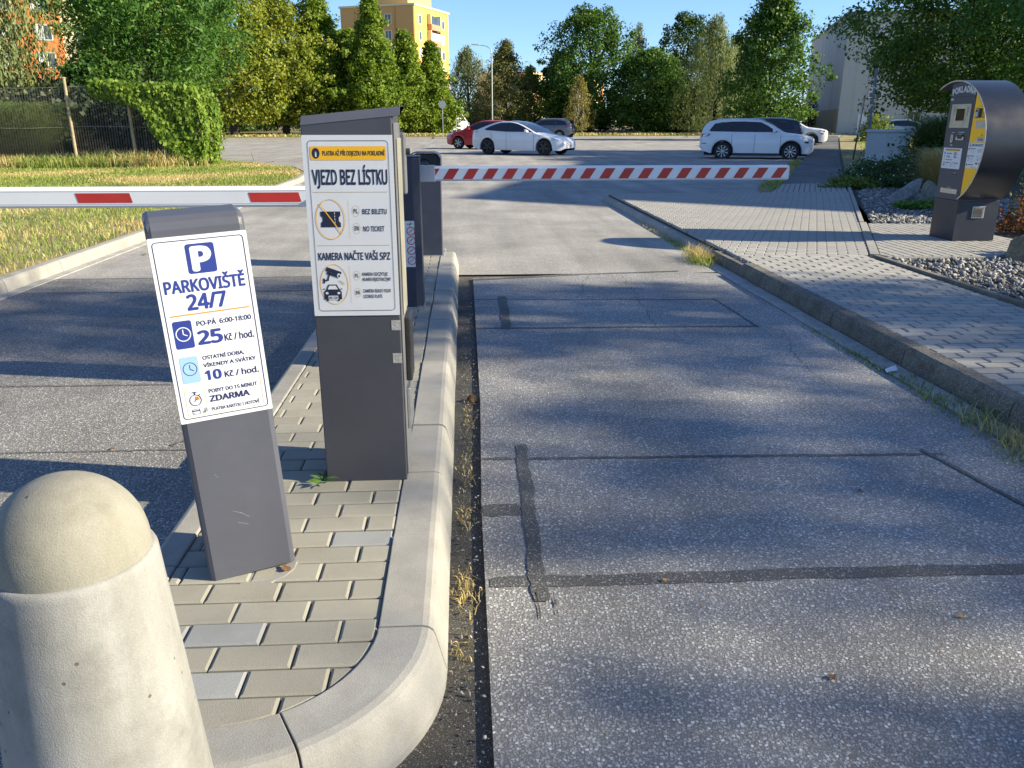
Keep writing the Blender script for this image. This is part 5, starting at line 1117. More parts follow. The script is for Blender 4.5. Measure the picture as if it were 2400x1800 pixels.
def weeping(name, label, x, y, rad, z0, z1, leaf, n=7000, base=.3, seed=1, bark=BARK, group='trees round the car park', strand=.45, size=(.26, .09), ns=420, shape='round', nt_=1):
    root = empty(name, (x, y, base), 0, label, 'tree', group); r = np.random.default_rng(seed)
    t = r.random(ns)**.8; pr = np.interp(t, [0, .15, .5, .8, 1], [.75, 1, .95, .65, .12]) if shape == 'round' else np.interp(t, [0, .1, .4, .8, 1], [.7, 1, .85, .5, .08])
    a = r.random(ns) * 2 * np.pi; lob = 1 + .18 * np.sin(a * 3 + seed) + .12 * np.sin(a * 7 + t * 9); rr = rad * pr * np.sqrt(r.uniform(.12, 1, ns)) * lob
    top = np.stack([rr * np.cos(a), rr * np.sin(a), z0 - base + t * (z1 - z0)], 1); Ls = strand * (z1 - z0) * r.uniform(.25, 1, ns) * np.interp(t, [0, .3, 1], [.35, 1, .8])
    idx = r.integers(0, ns, n); f = r.random(n); P = top[idx].copy(); P[:, 2] -= f * Ls[idx]; P[:, :2] *= (1 + .10 * f[:, None]); P += r.normal(0, .07 * rad**.5, (n, 3)); P[:, 2] = np.maximum(P[:, 2], .25 + .5 * r.random(n))
    D = unit(np.array([0, 0, -1.0]) + r.normal(0, .35, (n, 3))); N_ = unit(P * np.array([1, 1, 0]) + r.normal(0, .8, (n, 3)) + 1e-6); s = r.uniform(.6, 1.3, n)
    put('crown', leaf_mesh('crown', P, D, N_, size[0] * s, size[1] * s), LM[leaf], root)
    m = MB()
    for i in range(nt_):
        ox = (i - (nt_ - 1) / 2) * rad * .45; h = (z1 - base) * .86; m.tube([(ox, 0, -.1), (ox * 1.1 + .1, .05, h * .4), (ox * .9, 0, h * .75), (ox * .8 + .1, .1, h)], [rad * .045 + .03, rad * .035 + .02, rad * .02 + .01, .015], 7)
    for c in top[r.choice(ns, 14, replace=False)]:
        zz = c[2] * .7; m.tube([(0, 0, zz * .8), tuple(c * np.array([.5, .5, 0]) + np.array([0, 0, c[2] * .97])), tuple(c)], [.05, .03, .01], 5)
    m.obj('trunk', bark, root, smooth=True); return root
# lindens along the left side
for lb_, x, y, rad, z0, z1, lf, sd_, shp in [
    ('yellow green linden standing furthest left behind the vine hedge', -19.8, 75, 4.6, 1.2, 13.4, 'linden2', 1, 'round'),
    ('broad yellowish linden second from the left in the row', -16.2, 79, 4.0, 1.1, 11.6, 'linden2', 2, 'round'),
    ('tallest pointed linden in the middle of the row', -13.2, 80.5, 3.7, 1.0, 12.8, 'linden', 3, 'cone'),
    ('low linden in the dip before the tower block', -10.9, 82, 2.9, 1.0, 9.4, 'linden', 4, 'round'),
    ('pointed linden standing before the shade-tinted wall of the tower', -8.1, 79, 2.9, .9, 11.9, 'linden', 5, 'cone'),
    ('linden crossing the yellow wall of the tower block', -5.4, 83, 2.9, .7, 9.3, 'linden', 6, 'cone'),
    ('last and lowest linden of the row reaching the ground', -3.0, 84, 2.5, .4, 8.5, 'linden', 7, 'cone')]:
    tree('linden_tree', lb_, x, y, rad, z0, z1, lf, 11500, .27, shp, 260, .3, 100 + sd_, BARKD, group='lindens along the car park', core=.40, csize=.165, jag=.36)
weeping('birch_tree', 'grey green weeping birch right of the yellow tower', .6, 99, 3.4, 1.0, 9.6, 'birch', 13000, .4, 21, BARK, ns=600)
tree('thin_tree', 'brownish thinning tree under the street lamp', 4.6, 92, 3.9, .5, 9.3, 'brown', 9500, .20, 'cone', 200, .4, 22, BARK, core=.25, csize=.17, jag=.38)
tree('young_tree', 'small bright green tree before the distant cream block', 7.4, 95, 2.8, .4, 7.0, 'linden', 5500, .24, 'cone', 120, .4, 23, BARK, csize=.18)
tree('maple_tree', 'big dark green maple towering in the middle', 13.6, 92, 4.9, .9, 12.9, 'maple', 13000, .28, 'round', 230, .45, 24, BARKD, csize=.16, jag=.36)
tree('spruce_like_tree', 'dark narrow tree at the left foot of the big maple', 11.0, 97, 2.2, .2, 8.6, 'dark', 5000, .32, 'col', 60, .4, 25, BARKD)
weeping('small_birch', 'small golden birch with two white stems', 11.35, 83.5, 1.75, .7, 5.7, 'gold', 4200, .3, 26, BARKW, strand=.3, size=(.17, .09), ns=260, shape='cone', nt_=2)
weeping('tall_birch', 'pale tall birch top behind the big maple', 20.6, 101, 2.2, 2.5, 12.4, 'birch', 5000, .4, 27, BARKW, shape='cone')
tree('maple_tree', 'shorter dark maple right of the big one', 19.2, 88, 3.8, .6, 8.2, 'maple', 8500, .27, 'round', 150, .4, 28, BARKD, csize=.19)
tree('round_tree', 'dark round tree behind the olive birch', 26.4, 101, 4.3, .9, 13.2, 'dark', 9000, .28, 'round', 170, .4, 29, BARKD, csize=.18)
weeping('olive_birch', 'large drooping olive green birch above the white SUV', 24.4, 83, 3.5, .8, 11.2, 'willow', 16000, .35, 30, BARK, strand=.5, ns=700, size=(.24, .08))
tree('dark_maple', 'tall dark maple before the pale building', 24.7, 68, 3.7, 1.2, 12.4, 'maple', 13500, .25, 'cone', 240, .2, 31, BARKD, csize=.17, jag=.34)
tree('low_maple', 'low maple filling the gap behind the shorter one', 22.3, 92, 3.2, .3, 7.0, 'dark', 4500, .30, 'round', 55, .4, 32, BARKD)
tree('low_tree', 'low dark tree beside the foot of the olive birch', 28.3, 88, 3.2, .3, 8.0, 'dark', 4500, .30, 'round', 55, .4, 33, BARKD)
tree('verge_tree', 'dark tree filling the gap left of the dark maple', 30.0, 92, 3.8, .3, 10.0, 'dark', 5200, .32, 'round', 60, .4, 34, BARKD)
tree('street_maple', 'large spreading maple behind the pay machine', 22.4, 36.5, 4.9, 1.8, 10.2, 'maple', 33000, .16, 'round', 300, .1, 35, BARKD, csize=.15, jag=.32, r0=.24, core=.4, limbs=16)
tree('garden_tree', 'leafy tree at the right edge behind the pay machine', 23.2, 29.5, 4.4, 2.0, 9.0, 'ash', 15000, .17, 'round', 180, .1, 36, BARKD, csize=.18, r0=.2)
tree('ash_tree', 'lush dark green ash tree above the chain link fence', -13.2, 38, 3.7, 2.2, 11.8, 'ash', 25000, .22, 'round', 260, .1, 37, BARKD, csize=.17, jag=.32, core=.42, asp=.40)
weeping('weeping_willow', 'grey green weeping willow hanging in the top left corner', -17.7, 33.0, 2.8, 2.3, 9.5, 'willow', 26000, .1, 38, BARK, strand=.62, size=(.22, .065), ns=900)
tree('elder_shrub', 'dark straggly elder between willow and ash', -13.2, 32.3, 1.3, 1.4, 3.6, 'maple', 5200, .15, 'round', 60, .1, 39, BARK, core=.3)
tree('linden_tree', 'dark linden standing behind the ash', -22.5, 62, 4.0, 1.5, 11, 'linden', 6500, .30, 'round', 80, .2, 40, BARKD)
tree('back_tree', 'dark tree deep behind the linden row', -25, 92, 5, .5, 9, 'dark', 5000, .4, 'round', 60, .3, 41, BARKD)
# trees outside the frame on the right: their crowns throw the dappled shade over the lane
def shade_tree(name, label, x, y, blobs, seed, dens=1.0, size=.15):
    """blobs: (landing x, q, rx, rq, count) of the shade; a clump stands up-sun of its patch"""
    root = empty(name, (x, y, .05), 0, label, 'tree', 'tall trees right of the lane'); r = np.random.default_rng(seed); Ps = []; cl = []
    for lx, qv, rx, rq, n in blobs:
        n = int(n * dens * .39); xb = x + r.normal(0, .35); z = (xb - lx) / 2.056; yb = qv - .2 * xb; cl.append((xb - x, yb - y, z))
        g = np.clip(r.normal(0, .50, (n, 3)), -1.5, 1.5)
        Ps.append(np.array([xb, yb, z]) + g * np.array([.8, rq, rx / 2.056]))
    P = np.concatenate(Ps); n = len(P); N_ = unit(r.normal(0, .7, (n, 3)) + np.array([.4, 0, .8])); D = unit(r.normal(0, 1, (n, 3))); s = size * r.uniform(.6, 1.3, n)
    put('crown', leaf_mesh('crown', P - np.array([x, y, .05]), D, N_, s, s * .72), LM['maple'], root)
    h = max(c[2] for c in cl); trunk_mesh(h, .22, cl, r).obj('trunk', BARK, root, smooth=True)
# q = Y + 0.2 X of the patch on the ground
shade_tree('shade_tree', 'tall maple outside the frame shading the middle of the lane', 18.5, 2.4, [
    (-3.0, 6.3, 1.1, .75, 900), (-2.4, 5.3, 1.3, .75, 1100), (-2.0, 4.7, 1.0, .50, 700), (-3.4, 5.4, .9, .8, 700), (-1.2, 6.1, 1.2, .8, 1000), (-.6, 5.2, 1.2, .8, 1000), (-.3, 6.7, 1.0, .6, 600), (.6, 5.4, 1.1, .75, 800), (.9, 6.5, 1.2, .75, 950), (1.6, 7.2, .9, .5, 500), (2.0, 5.6, 1.1, .75, 850), (2.2, 6.6, 1.0, .6, 700), (1.6, 4.9, .9, .5, 500), (.3, 7.2, .8, .4, 300), (3.2, 6.2, 1.0, .8, 800), (3.6, 5.2, 1.0, .7, 700), (3.3, 7.1, .9, .45, 420), (4.2, 6.5, .9, .5, 420), (4.8, 5.6, 1.0, .6, 500), (-1.3, 7.1, .9, .35, 240)], 51)
shade_tree('shade_tree', 'second tall maple outside the frame shading the near lane', 23.0, -1.6, [
    (.9, 3.9, 1.1, .50, 330), (1.8, 3.5, 1.1, .60, 360), (.6, 3.25, .9, .45, 210), (2.5, 4.1, 1.0, .55, 420), (3.3, 4.3, .9, .5, 380), (1.5, 2.85, 1.2, .45, 220), (2.4, 2.9, 1.0, .45, 210), (.4, 2.65, .8, .26, 110), (1.6, 2.35, .9, .25, 80), (2.3, 2.45, .8, .25, 120), (.7, 1.75, .9, .26, 170), (1.5, 1.5, .8, .24, 130), (.3, 1.40, .7, .20, 90), (3.0, 3.3, .9, .5, 330), (1.0, 1.15, 1.0, .25, 100), (2.0, 1.9, .7, .22, 80), (3.6, 2.6, .9, .5, 300)], 52, 1.75)
# ------------------------------------------------------------------ fence, vine, shrubs
RUST = pm('rusty_post', (.34, .27, .17), .85, var=.35, vs=5, bump=.6, bs=60, dirt=.7, dirtcol=(.16, .07, .03))
WIRE = pm('fence_wire', (.26, .235, .21), .6, metal=.3, var=.2, vs=3)
fr = empty('chain_link_fence', (-12, 26.1, .1), 0, 'rusty chain link fence with leaning posts on the left lawn', 'fence')
def fy(x): return .03 * x                      # slight drift of the fence line
for i, (x, h, lean_) in enumerate([(-5.4, 2.35, -.05), (-2.0, 2.3, -.02), (.33, 2.52, .0), (2.08, 1.95, -.02)]):
    MB().tube([(x, fy(x), -.2), (x + lean_ * .5, fy(x) - .02, h * .5), (x + lean_, fy(x) - .03, h)], [.05, .047, .045], 10).obj('post', RUST, fr, smooth=True)
    MB().lathe([(.0001, 0), (.06, 0), (.055, .03), (.0001, .04)], 10, (x + lean_, fy(x) - .03, h)).obj('post_cap', RUST, fr)
pitch = .075; x0f, x1f, zt0 = -7.4, 3.6, 2.25
nxw = int((x1f - x0f) / pitch); nz = int(zt0 / pitch); V = []; F = []
for i in range(nxw):
    sag = .06 * math.sin(i * pitch * 1.7)
    for s in (0, 1):
        base = len(V)
        for j in range(nz + 1):
            o_ = pitch / 2 * ((j + s) % 2); xx = x0f + i * pitch + o_; zz = .02 + (zt0 + sag) * j / nz; yy = fy(xx) + .012 * math.sin(xx * 2.1 + zz * 3); ww = .0026
            V += [(xx - ww, yy, zz), (xx + ww, yy, zz)]
        F += [(base + 2 * j, base + 2 * j + 1, base + 2 * j + 3, base + 2 * j + 2) for j in range(nz)]
put('wire_mesh', mesh_np('wire_mesh', V, F), WIRE, fr)
for z in (.05, 1.15, 2.27): MB().tube([(x, fy(x) - .01, z + .03 * math.sin(x * 1.3)) for x in np.linspace(x0f, x1f, 16)], .007, 5).obj('tension_wire', WIRE, fr)
# vine hedge grown over the fence end
vh = empty('vine_hedge', (-9.3, 27.3, .1), 0, 'bright green vine covering the end of the fence like a hedge', 'hedge')
r = np.random.default_rng(61); n = 13000; P = np.empty((n, 3)); N_ = np.empty((n, 3))
u_ = r.random(n); side = r.random(n)
for i in range(n):
    if side[i] < .60:      # front face
        x = -1.6 + 2.8 * u_[i]; lim = np.interp(x, [-1.6, -.6, -.15, .1, .5, .8], [2.15, 1.9, 1.6, 1.0, .45, 0]); z = lim + (2.3 - lim) * r.random(); y = -1.32 + .06 * math.sin(x * 5 + z * 4) + .25 * max(0, x - .1); nn_ = (0, -1, .3)
    elif side[i] < .78:    # right end
        y = -1.1 + 2.4 * u_[i]; z = 2.2 * r.random(); x = 1.12 + .22 * math.sin(z * 1.4) + .1 * math.sin(y * 5); nn_ = (1, -.1, .3)
    else:                  # top
        x = -1.7 + 2.95 * u_[i]; y = -1.33 + 2.2 * r.random() * (1 if x > -.3 else .15); z = 2.26 + .05 * math.sin(x * 4) + .04 * math.sin(y * 5) - .25 * max(0, x - .85)**2 * 4; nn_ = (0, -.3, 1)
    P[i] = (x, y, z); N_[i] = nn_
P += r.normal(0, .055, (n, 3)); P[:, 2] = np.maximum(P[:, 2], .05); N_ = unit(N_ + r.normal(0, .42, (n, 3))); s = .13 * r.uniform(.6, 1.3, n)
put('foliage', leaf_mesh('foliage', P, unit(r.normal(0, .5, (n, 3)) + np.array([0, -.2, -1])), N_, s, s * .75), LM['vine'], vh)
MB().loft([[(x, y, z) for y, z in ((-.55, .0), (-.55, 2.05), (.9, 2.05), (.9, 0))] for x in (.45, 1.0)], True, True).obj('stem_core', DARKSOIL, vh)
for i in range(7): x = -.3 + i * .16; MB().tube([(x, -1.1, 0), (x + .1 * math.sin(i), -1.05, .8), (x + .2 * math.cos(i * 2), -1.0, 1.8)], .014, 5).obj('stem', BARK, vh)
# grass clumps
GRN = leafmat('blade_green', (.13, .21, .035), (.38, .42, .11), .35, .5); DRY = leafmat('blade_dry', (.40, .31, .12), (.66, .54, .26), .3, 1.2); ORN = leafmat('blade_ornamental', (.045, .095, .022), (.14, .20, .055), .3, .8); OLV = leafmat('blade_olive', (.10, .17, .045), (.28, .35, .12), .3, .8)
def blades(name, B_, Hh, lean_, wd, mat, parent=None, bendf=.55, seed=5):
    """B_ (n,3) foot points, Hh heights, lean vectors (n,2)"""
    n = len(B_); r = np.random.default_rng(seed); a = r.random(n) * 2 * np.pi; sx = np.cos(a)[:, None] * wd[:, None]; sy = np.sin(a)[:, None] * wd[:, None]
    side = np.concatenate([sx, sy, np.zeros((n, 1))], 1); ln = np.concatenate([lean_, np.zeros((n, 1))], 1); up = np.zeros((n, 3)); up[:, 2] = Hh
    V = np.empty((n, 5, 3)); V[:, 0] = B_ - side; V[:, 1] = B_ + side; m_ = B_ + up * .6 + ln * (1 - bendf) * .6; V[:, 2] = m_ + side * .7; V[:, 3] = m_ - side * .7; V[:, 4] = B_ + up * (1 - .25 * np.minimum(1, np.linalg.norm(lean_, axis=1) / np.maximum(Hh, .01)))[:, None] + ln
    idx = np.arange(n)[:, None] * 5; F = np.concatenate([idx + np.array([[0, 1, 2]]), idx + np.array([[0, 2, 3]]), idx + np.array([[3, 2, 4]])], 0)
    return put(name, mesh_np(name, V.reshape(-1, 3), F), mat, parent)
def fountain(name, label, x, y, z, rad, h, n, mat, seed, cat='grass clump', group='ornamental grasses', wd=.008):
    root = empty(name, (x, y, z), 0, label, cat, group); r = np.random.default_rng(seed); a = r.random(n) * 2 * np.pi; rr = rad * .30 * np.sqrt(r.random(n)); B_ = np.stack([rr * np.cos(a), rr * np.sin(a), np.zeros(n)], 1)
    hh = h * r.uniform(.3, 1.12, n); l = rad * r.uniform(.1, 1.1, n)**.9; a2_ = a + r.normal(0, .5, n)
    # arching blades in four segments
    ts = np.array([0, .35, .65, .85, 1.0]); V = []; sd2 = np.stack([-np.sin(a2_), np.cos(a2_), np.zeros(n)], 1) * wd
    dirv = np.stack([np.cos(a2_), np.sin(a2_), np.zeros(n)], 1)
    for t in ts:
        c = B_ + dirv * (l * t**1.8)[:, None]; c[:, 2] = hh * (1.55 * t - .78 * t**2.6); wq = 1 - .9 * t
        V.append(c - sd2 * wq); V.append(c + sd2 * wq)
    V = np.stack(V, 1); idx = np.arange(n)[:, None] * 10; F = np.concatenate([idx + np.array([[2 * k, 2 * k + 1, 2 * k + 3, 2 * k + 2]]) for k in range(4)], 0)
    put('blades', mesh_np('blades', V.reshape(-1, 3), F), mat, root); return root
fountain('pampas_grass', 'large dark green ornamental grass behind the fence at left', -14.1, 28.0, .1, 1.75, 2.15, 11000, OLV, 71, wd=.012)
fountain('ornamental_grass', 'tall arching ornamental grass behind the pointed boulder', 11.3, 19.2, .09, 1.25, 1.65, 5200, ORN, 72, wd=.012)
fountain('ornamental_grass', 'low brown tinted ornamental grass left of the pay machine', 9.2, 15.6, .09, .75, .95, 2600, DRY, 73, wd=.008)
def shrub(name, label, x, y, z, rx, ry, h, n, leaf, seed, size=.06, cat='shrub', group='garden shrubs'):
    root = empty(name, (x, y, z), 0, label, cat, group); r = np.random.default_rng(seed); k = max(8, int(n / 70)); cx = r.normal(0, 1, (k, 3)); cx = unit(cx) * (r.random((k, 1))**.4); cx[:, 2] = np.abs(cx[:, 2]); cc = cx * np.array([rx, ry, h * .85]) + np.array([0, 0, .04])
    i = r.integers(0, k, n); P = cc[i] + r.normal(0, 1, (n, 3)) * np.array([rx, ry, h]) * .13; P[:, 2] = np.maximum(P[:, 2], .02); N_ = unit(P + np.array([0, 0, h * .4]) + r.normal(0, .4, (n, 3))); s = size * r.uniform(.6, 1.4, n)
    put('foliage', leaf_mesh('foliage', P, unit(r.normal(0, 1, (n, 3))), N_, s, s * .65), LM[leaf], root)
    m = MB()
    for c in cc[:10]: m.tube([(0, 0, 0), tuple(c * .5 + np.array([0, 0, .02])), tuple(c)], [.012, .008, .004], 4)
    m.obj('stems', BARK, root); return root
shrub('flowering_shrub', 'dark shrub with tiny white blossoms beside the footpath', 8.9, 17.3, .09, .9, .8, .62, 3400, 'shrub', 81)
fl = bpy.data.objects['flowering_shrub']; r = np.random.default_rng(82); n = 90; P = unit(r.normal(0, 1, (n, 3))) * np.array([.9, .85, .62]); P[:, 2] = np.abs(P[:, 2]) + .05
put('blossoms', leaf_mesh('blossoms', P, r.normal(0, 1, (n, 3)), unit(P), .035, .03), flat('blossom_white', (.7, .7, .66), .7), fl)
shrub('leafy_shrub', 'taller dark green shrub before the utility cabinet', 10.4, 18.6, .09, .75, .7, 1.1, 3200, 'shrub', 83)
shrub('ground_cover', 'low green creeping plant at the pavement edge', 7.95, 16.8, .09, .65, .5, .22, 1900, 'bushy', 84, .05)
shrub('ground_cover', 'low green plant at the foot of the boulders', 7.3, 12.5, .09, .60, .45, .16, 1700, 'ash', 85, .05)
shrub('ground_cover', 'small green plant on the gravel beside the ochre boulder', 6.1, 7.95, .09, .30, .25, .35, 900, 'ash', 86, .05)
shrub('rust_shrub', 'rust coloured heather shrub right of the pay machine', 7.15, 9.6, .09, .55, .5, .62, 2600, 'red', 87, .045)
shrub('olive_shrub', 'olive shrub behind the pay machine base', 8.0, 10.4, .09, .9, .8, .9, 3000, 'brown', 88, .05)
shrub('tall_shrub', 'dark dense shrub filling the bed behind the grasses', 12.9, 21.5, .09, 1.6, 1.2, 1.3, 4500, 'shrub', 89, .09)
shrub('bright_bush', 'sunlit bright green bush before the pale building', 29.0, 58, .09, 1.5, 1.4, 1.9, 3500, 'bushy', 90, .16)
shrub('bright_bush', 'small leafy bush beside the parked pale blue car', 36.5, 68, .09, 1.2, 1.2, 1.5, 2500, 'bushy', 91, .16)
# fence thicket, shade painted into its leaves; undergrowth under the far trees
def thicket(name, label, pts, n, size, leaf, seed):
    r = np.random.default_rng(seed); k = len(pts); c = np.array(pts)[r.integers(0, k, n)]; P = c[:, :3] + unit(r.normal(0, 1, (n, 3))) * (r.random((n, 1))**.45) * c[:, 3:6]; P[:, 2] = np.maximum(P[:, 2], .12)
    s = size * r.uniform(.6, 1.3, n); o = put(name, leaf_mesh(name, P, r.normal(0, 1, (n, 3)), unit(r.normal(0, .7, (n, 3)) + np.array([.2, -.5, .5])), s, s * .7), LM[leaf]); return tag(o, label, 'undergrowth', kind='stuff')
thicket('undergrowth', 'shrubs with shade-darkened leaves massed behind the chain link fence', [(x, 29.6 + .7 * math.sin(x * 2), 1.2, 1.3, 1.0, 1.5) for x in np.arange(-13.2, -9.6, .9)] + [(x, 31 + .8 * math.sin(x * 2), 1.2, 1.5, 1.3, 1.5) for x in np.arange(-24, -10, 1.4)] + [(x, 35 + math.sin(x), 1.8, 2, 1.5, 2) for x in np.arange(-27, -12, 2)], 22000, .22, 'thick', 95)
thicket('undergrowth', 'dark hedge mass under the far trees', [(x, float(FE(x)) + 26 + 3 * math.sin(x), 1.3, 4, 2, 1.6) for x in np.arange(-60, 8, 4)] + [(x, float(FE(x)) + 21 + 3 * math.sin(x), 2.0, 3.2, 2, 2.4 + .6 * math.sin(x * 1.7)) for x in np.arange(10, 62, 3)], 22000, .36, 'dark', 96)
thicket('undergrowth', 'distant trees closing the horizon', [(x, 240 + 20 * math.sin(x * .1), 3, 12, 8, 4.0 + 1.2 * math.sin(x * .37)) for x in np.arange(-230, 260, 11)], 12000, 1.5, 'dark', 97)
# ------------------------------------------------------------------ grass
def inpoly(x, y, poly):
    c = np.zeros(len(x), bool); j = len(poly) - 1
    for i in range(len(poly)):
        xi, yi = poly[i]; xj, yj = poly[j]; c ^= ((yi > y) != (yj > y)) & (x < (xj - xi) * (y - yi) / (yj - yi + 1e-12) + xi); j = i
    return c
def wobble(x, y): return .5 + .25 * np.sin(x * 1.3 + 1.7 * np.sin(y * .7)) + .25 * np.sin(y * 1.1 + 1.3 * np.sin(x * .9 + 2))
def turf(name, label, poly, n, h, z, seed, dry=.45, w_=.005):
    r = np.random.default_rng(seed); px = [p[0] for p in poly]; py = [p[1] for p in poly]; x = r.uniform(min(px), max(px), n * 2); y = r.uniform(min(py), max(py), n * 2); k = inpoly(x, y, poly); x, y = x[k][:n], y[k][:n]; m_ = wobble(x, y) + r.normal(0, .18, len(x)) - (.35 * np.exp(-np.abs(x + 4.1) / .7) if 'left lawn' in label else 0); isdry = m_ < dry
    for sel, mat, nm in ((~isdry, GRN, name), (isdry, DRY, name)):
        q_ = int(sel.sum())
        if q_ < 5: continue
        X, Y = x[sel], y[sel]; B_ = np.stack([X, Y, np.full(q_, z)], 1); dist = np.hypot(X, Y); hh = h * r.uniform(.35, 1.2, q_) * (.7 + .6 * wobble(Y, X)); ln = r.normal(0, .5, (q_, 2)) * hh[:, None]
        o = blades(nm, B_, hh, ln, w_ * (.6 + dist / 14) * r.uniform(.7, 1.3, q_), mat, None, seed=seed); tag(o, (label + ', ' + ('straw dry tufts' if mat is DRY else 'green blades')), 'grass', kind='stuff')
turf('grass', 'grass of the left lawn', [(-4.1, 5.5), (-4.1, 20.5), (-4.4, 23), (-5.2, 25.6), (-6.6, 27.8), (-8.7, 30.2), (-12, 31), (-17, 31), (-17, 20), (-9, 9)], 120000, .07, .10, 201, .36, .0035)
turf('grass', 'tall grass along the fence foot', [(-17, 25.0), (-17, 26.6), (-8.2, 27.2), (-7.8, 26.2), (-9, 25.2)], 7000, .42, .10, 202, .5, .004)
turf('grass', 'grass of the verge by the footpath', [(6.2, 15.9), (6.93, 17.8), (12.2, 29.6), (11.9, 29.8), (6.5, 18.0), (5.95, 16.0)], 5000, .10, .07, 203, .3)
turf('grass', 'lawn right of the footpath', [(8.6, 18.1), (15.2, 31), (24, 50), (34, 72), (44, 78), (30, 40), (20, 26), (12, 17.6)], 16000, .10, .096, 204, .3, .008)
turf('grass', 'dry grass of the far verge', [(-30, 71), (0, 75.4), (30, 82), (40, 84.4), (40, 92), (0, 84), (-30, 80)], 16000, .22, .22, 205, .62, .010)
def tuft(name, label, x, y, z, rx, ry, h, n, mat, seed, cat='weed', group='weeds along the kerbs', w_=.0022):
    r = np.random.default_rng(seed); B_ = np.stack([x + r.normal(0, rx, n), y + r.normal(0, ry, n), np.full(n, z)], 1); hh = h * r.uniform(.3, 1.1, n); o = blades(name, B_ - np.array([x, y, z]), hh, r.normal(0, .65, (n, 2)) * hh[:, None], np.full(n, w_) * r.uniform(.7, 1.4, n), mat, None, seed=seed); o.location = (x, y, z); return tag(o, label, cat, group, 'stuff')
for i, (x, y, rx, ry, h, n, mt, lb_) in enumerate([
    (2.50, 8.55, .05, .16, .19, 420, DRY, 'bushy dry weed tuft on the kerb corner beside the lane'), (2.47, 8.3, .07, .14, .12, 300, GRN, 'green weeds under the dry tuft on the kerb'),
    (2.52, 9.6, .03, .35, .07, 300, GRN, 'thin green weeds along the far kerb'), (2.55, 10.9, .03, .5, .05, 260, DRY, 'short straw weeds at the far kerb foot'),
    (2.46, 5.35, .03, .10, .035, 90, GRN, 'small green weed patch in the gutter before the long one'), (2.45, 4.75, .03, .22, .045, 230, OLV, 'long green weed patch in the gutter'), (2.49, 4.15, .04, .18, .05, 200, GRN, 'green weeds near the paper scrap'),
    (2.50, 3.65, .05, .20, .085, 330, OLV, 'thick green grass at the near kerb foot'), (2.49, 3.25, .06, .2, .11, 330, DRY, 'straw grass hanging at the near kerb foot'), (2.46, 3.0, .08, .2, .07, 300, OLV, 'grass spreading onto the lane at the right edge'), (2.44, 2.6, .08, .25, .10, 320, DRY, 'dry grass at the right edge of the lane'),
    (-.02, 2.25, .022, .06, .035, 110, DRY, 'straw coloured dead tuft in the gutter beside the kerb'), (-.015, 2.75, .018, .06, .025, 60, DRY, 'dead grass wisps in the gutter below the grey paver'), (-.01, 3.15, .018, .10, .022, 60, DRY, 'dry wisps in the gutter before the column'), (.0, 3.75, .02, .22, .02, 90, DRY, 'dry wisps along the shaded gutter'), (-.02, 1.95, .015, .05, .025, 40, DRY, 'few straw blades at the corner kerb'), (-1.12, 3.75, .03, .08, .06, 90, DRY, 'dry grass at the left kerb of the island')]):
    tuft('weed_tuft', lb_, x, y, -.018 if x < .1 else -.004, rx, ry, h, n, mt, 300 + i)
r = np.random.default_rng(333); tag(put('dandelion', leaf_mesh('dandelion', np.stack([.035 * np.cos(np.arange(9) * .7), .035 * np.sin(np.arange(9) * .7), .012 + .01 * r.random(9)], 1), np.stack([np.cos(np.arange(9) * .7), np.sin(np.arange(9) * .7), .3 * r.random(9)], 1), np.tile(np.array([[0, 0, 1.0]]), (9, 1)) + r.normal(0, .2, (9, 3)), .05, .018), LM['ash'], None, (-.535, 2.765, .132)), 'small green dandelion growing at the corner of the entry column', 'weed', 'weeds along the kerbs')
# ------------------------------------------------------------------ gravel
import bmesh
def gravel(name, label, poly, n, s0, s1, z, seed, mat):
    r = np.random.default_rng(seed); bm = bmesh.new(); bmesh.ops.create_icosphere(bm, subdivisions=1, radius=1.0); bv = np.array([v.co[:] for v in bm.verts]); bf = np.array([[v.index for v in f.verts] for f in bm.faces]); bm.free()
    px = [p[0] for p in poly]; py = [p[1] for p in poly]; x = r.uniform(min(px), max(px), n * 4); y = r.uniform(min(py), max(py), n * 4); k = inpoly(x, y, poly); x, y = x[k][:n], y[k][:n]; n = len(x)
    s = r.uniform(s0, s1, n) * r.choice([.7, 1, 1.35], n); shp = np.stack([s * r.uniform(.8, 1.5, n), s * r.uniform(.5, 1.0, n), s * r.uniform(.25, .6, n)], 1)
    J = 1 + r.normal(0, .16, (n, len(bv), 1)); L_ = bv[None] * J * shp[:, None]; e1 = r.normal(0, .45, n); e2 = r.normal(0, .45, n); e3 = r.random(n) * 6.283
    c, s_ = np.cos, np.sin; Rx = np.zeros((n, 3, 3)); Rx[:, 0, 0] = 1; Rx[:, 1, 1] = c(e1); Rx[:, 1, 2] = -s_(e1); Rx[:, 2, 1] = s_(e1); Rx[:, 2, 2] = c(e1)
    Ry = np.zeros((n, 3, 3)); Ry[:, 1, 1] = 1; Ry[:, 0, 0] = c(e2); Ry[:, 0, 2] = s_(e2); Ry[:, 2, 0] = -s_(e2); Ry[:, 2, 2] = c(e2)
    Rz = np.zeros((n, 3, 3)); Rz[:, 2, 2] = 1; Rz[:, 0, 0] = c(e3); Rz[:, 0, 1] = -s_(e3); Rz[:, 1, 0] = s_(e3); Rz[:, 1, 1] = c(e3)
    V = np.einsum('nij,nkj->nki', Rz @ Ry @ Rx, L_) + np.stack([x, y, z + shp[:, 2] * .5 + r.random(n) * .02], 1)[:, None]
    F = (np.arange(n)[:, None, None] * len(bv) + bf[None]).reshape(-1, 3); return tag(put(name, mesh_np(name, V.reshape(-1, 3), F), mat), label, 'gravel', kind='stuff')
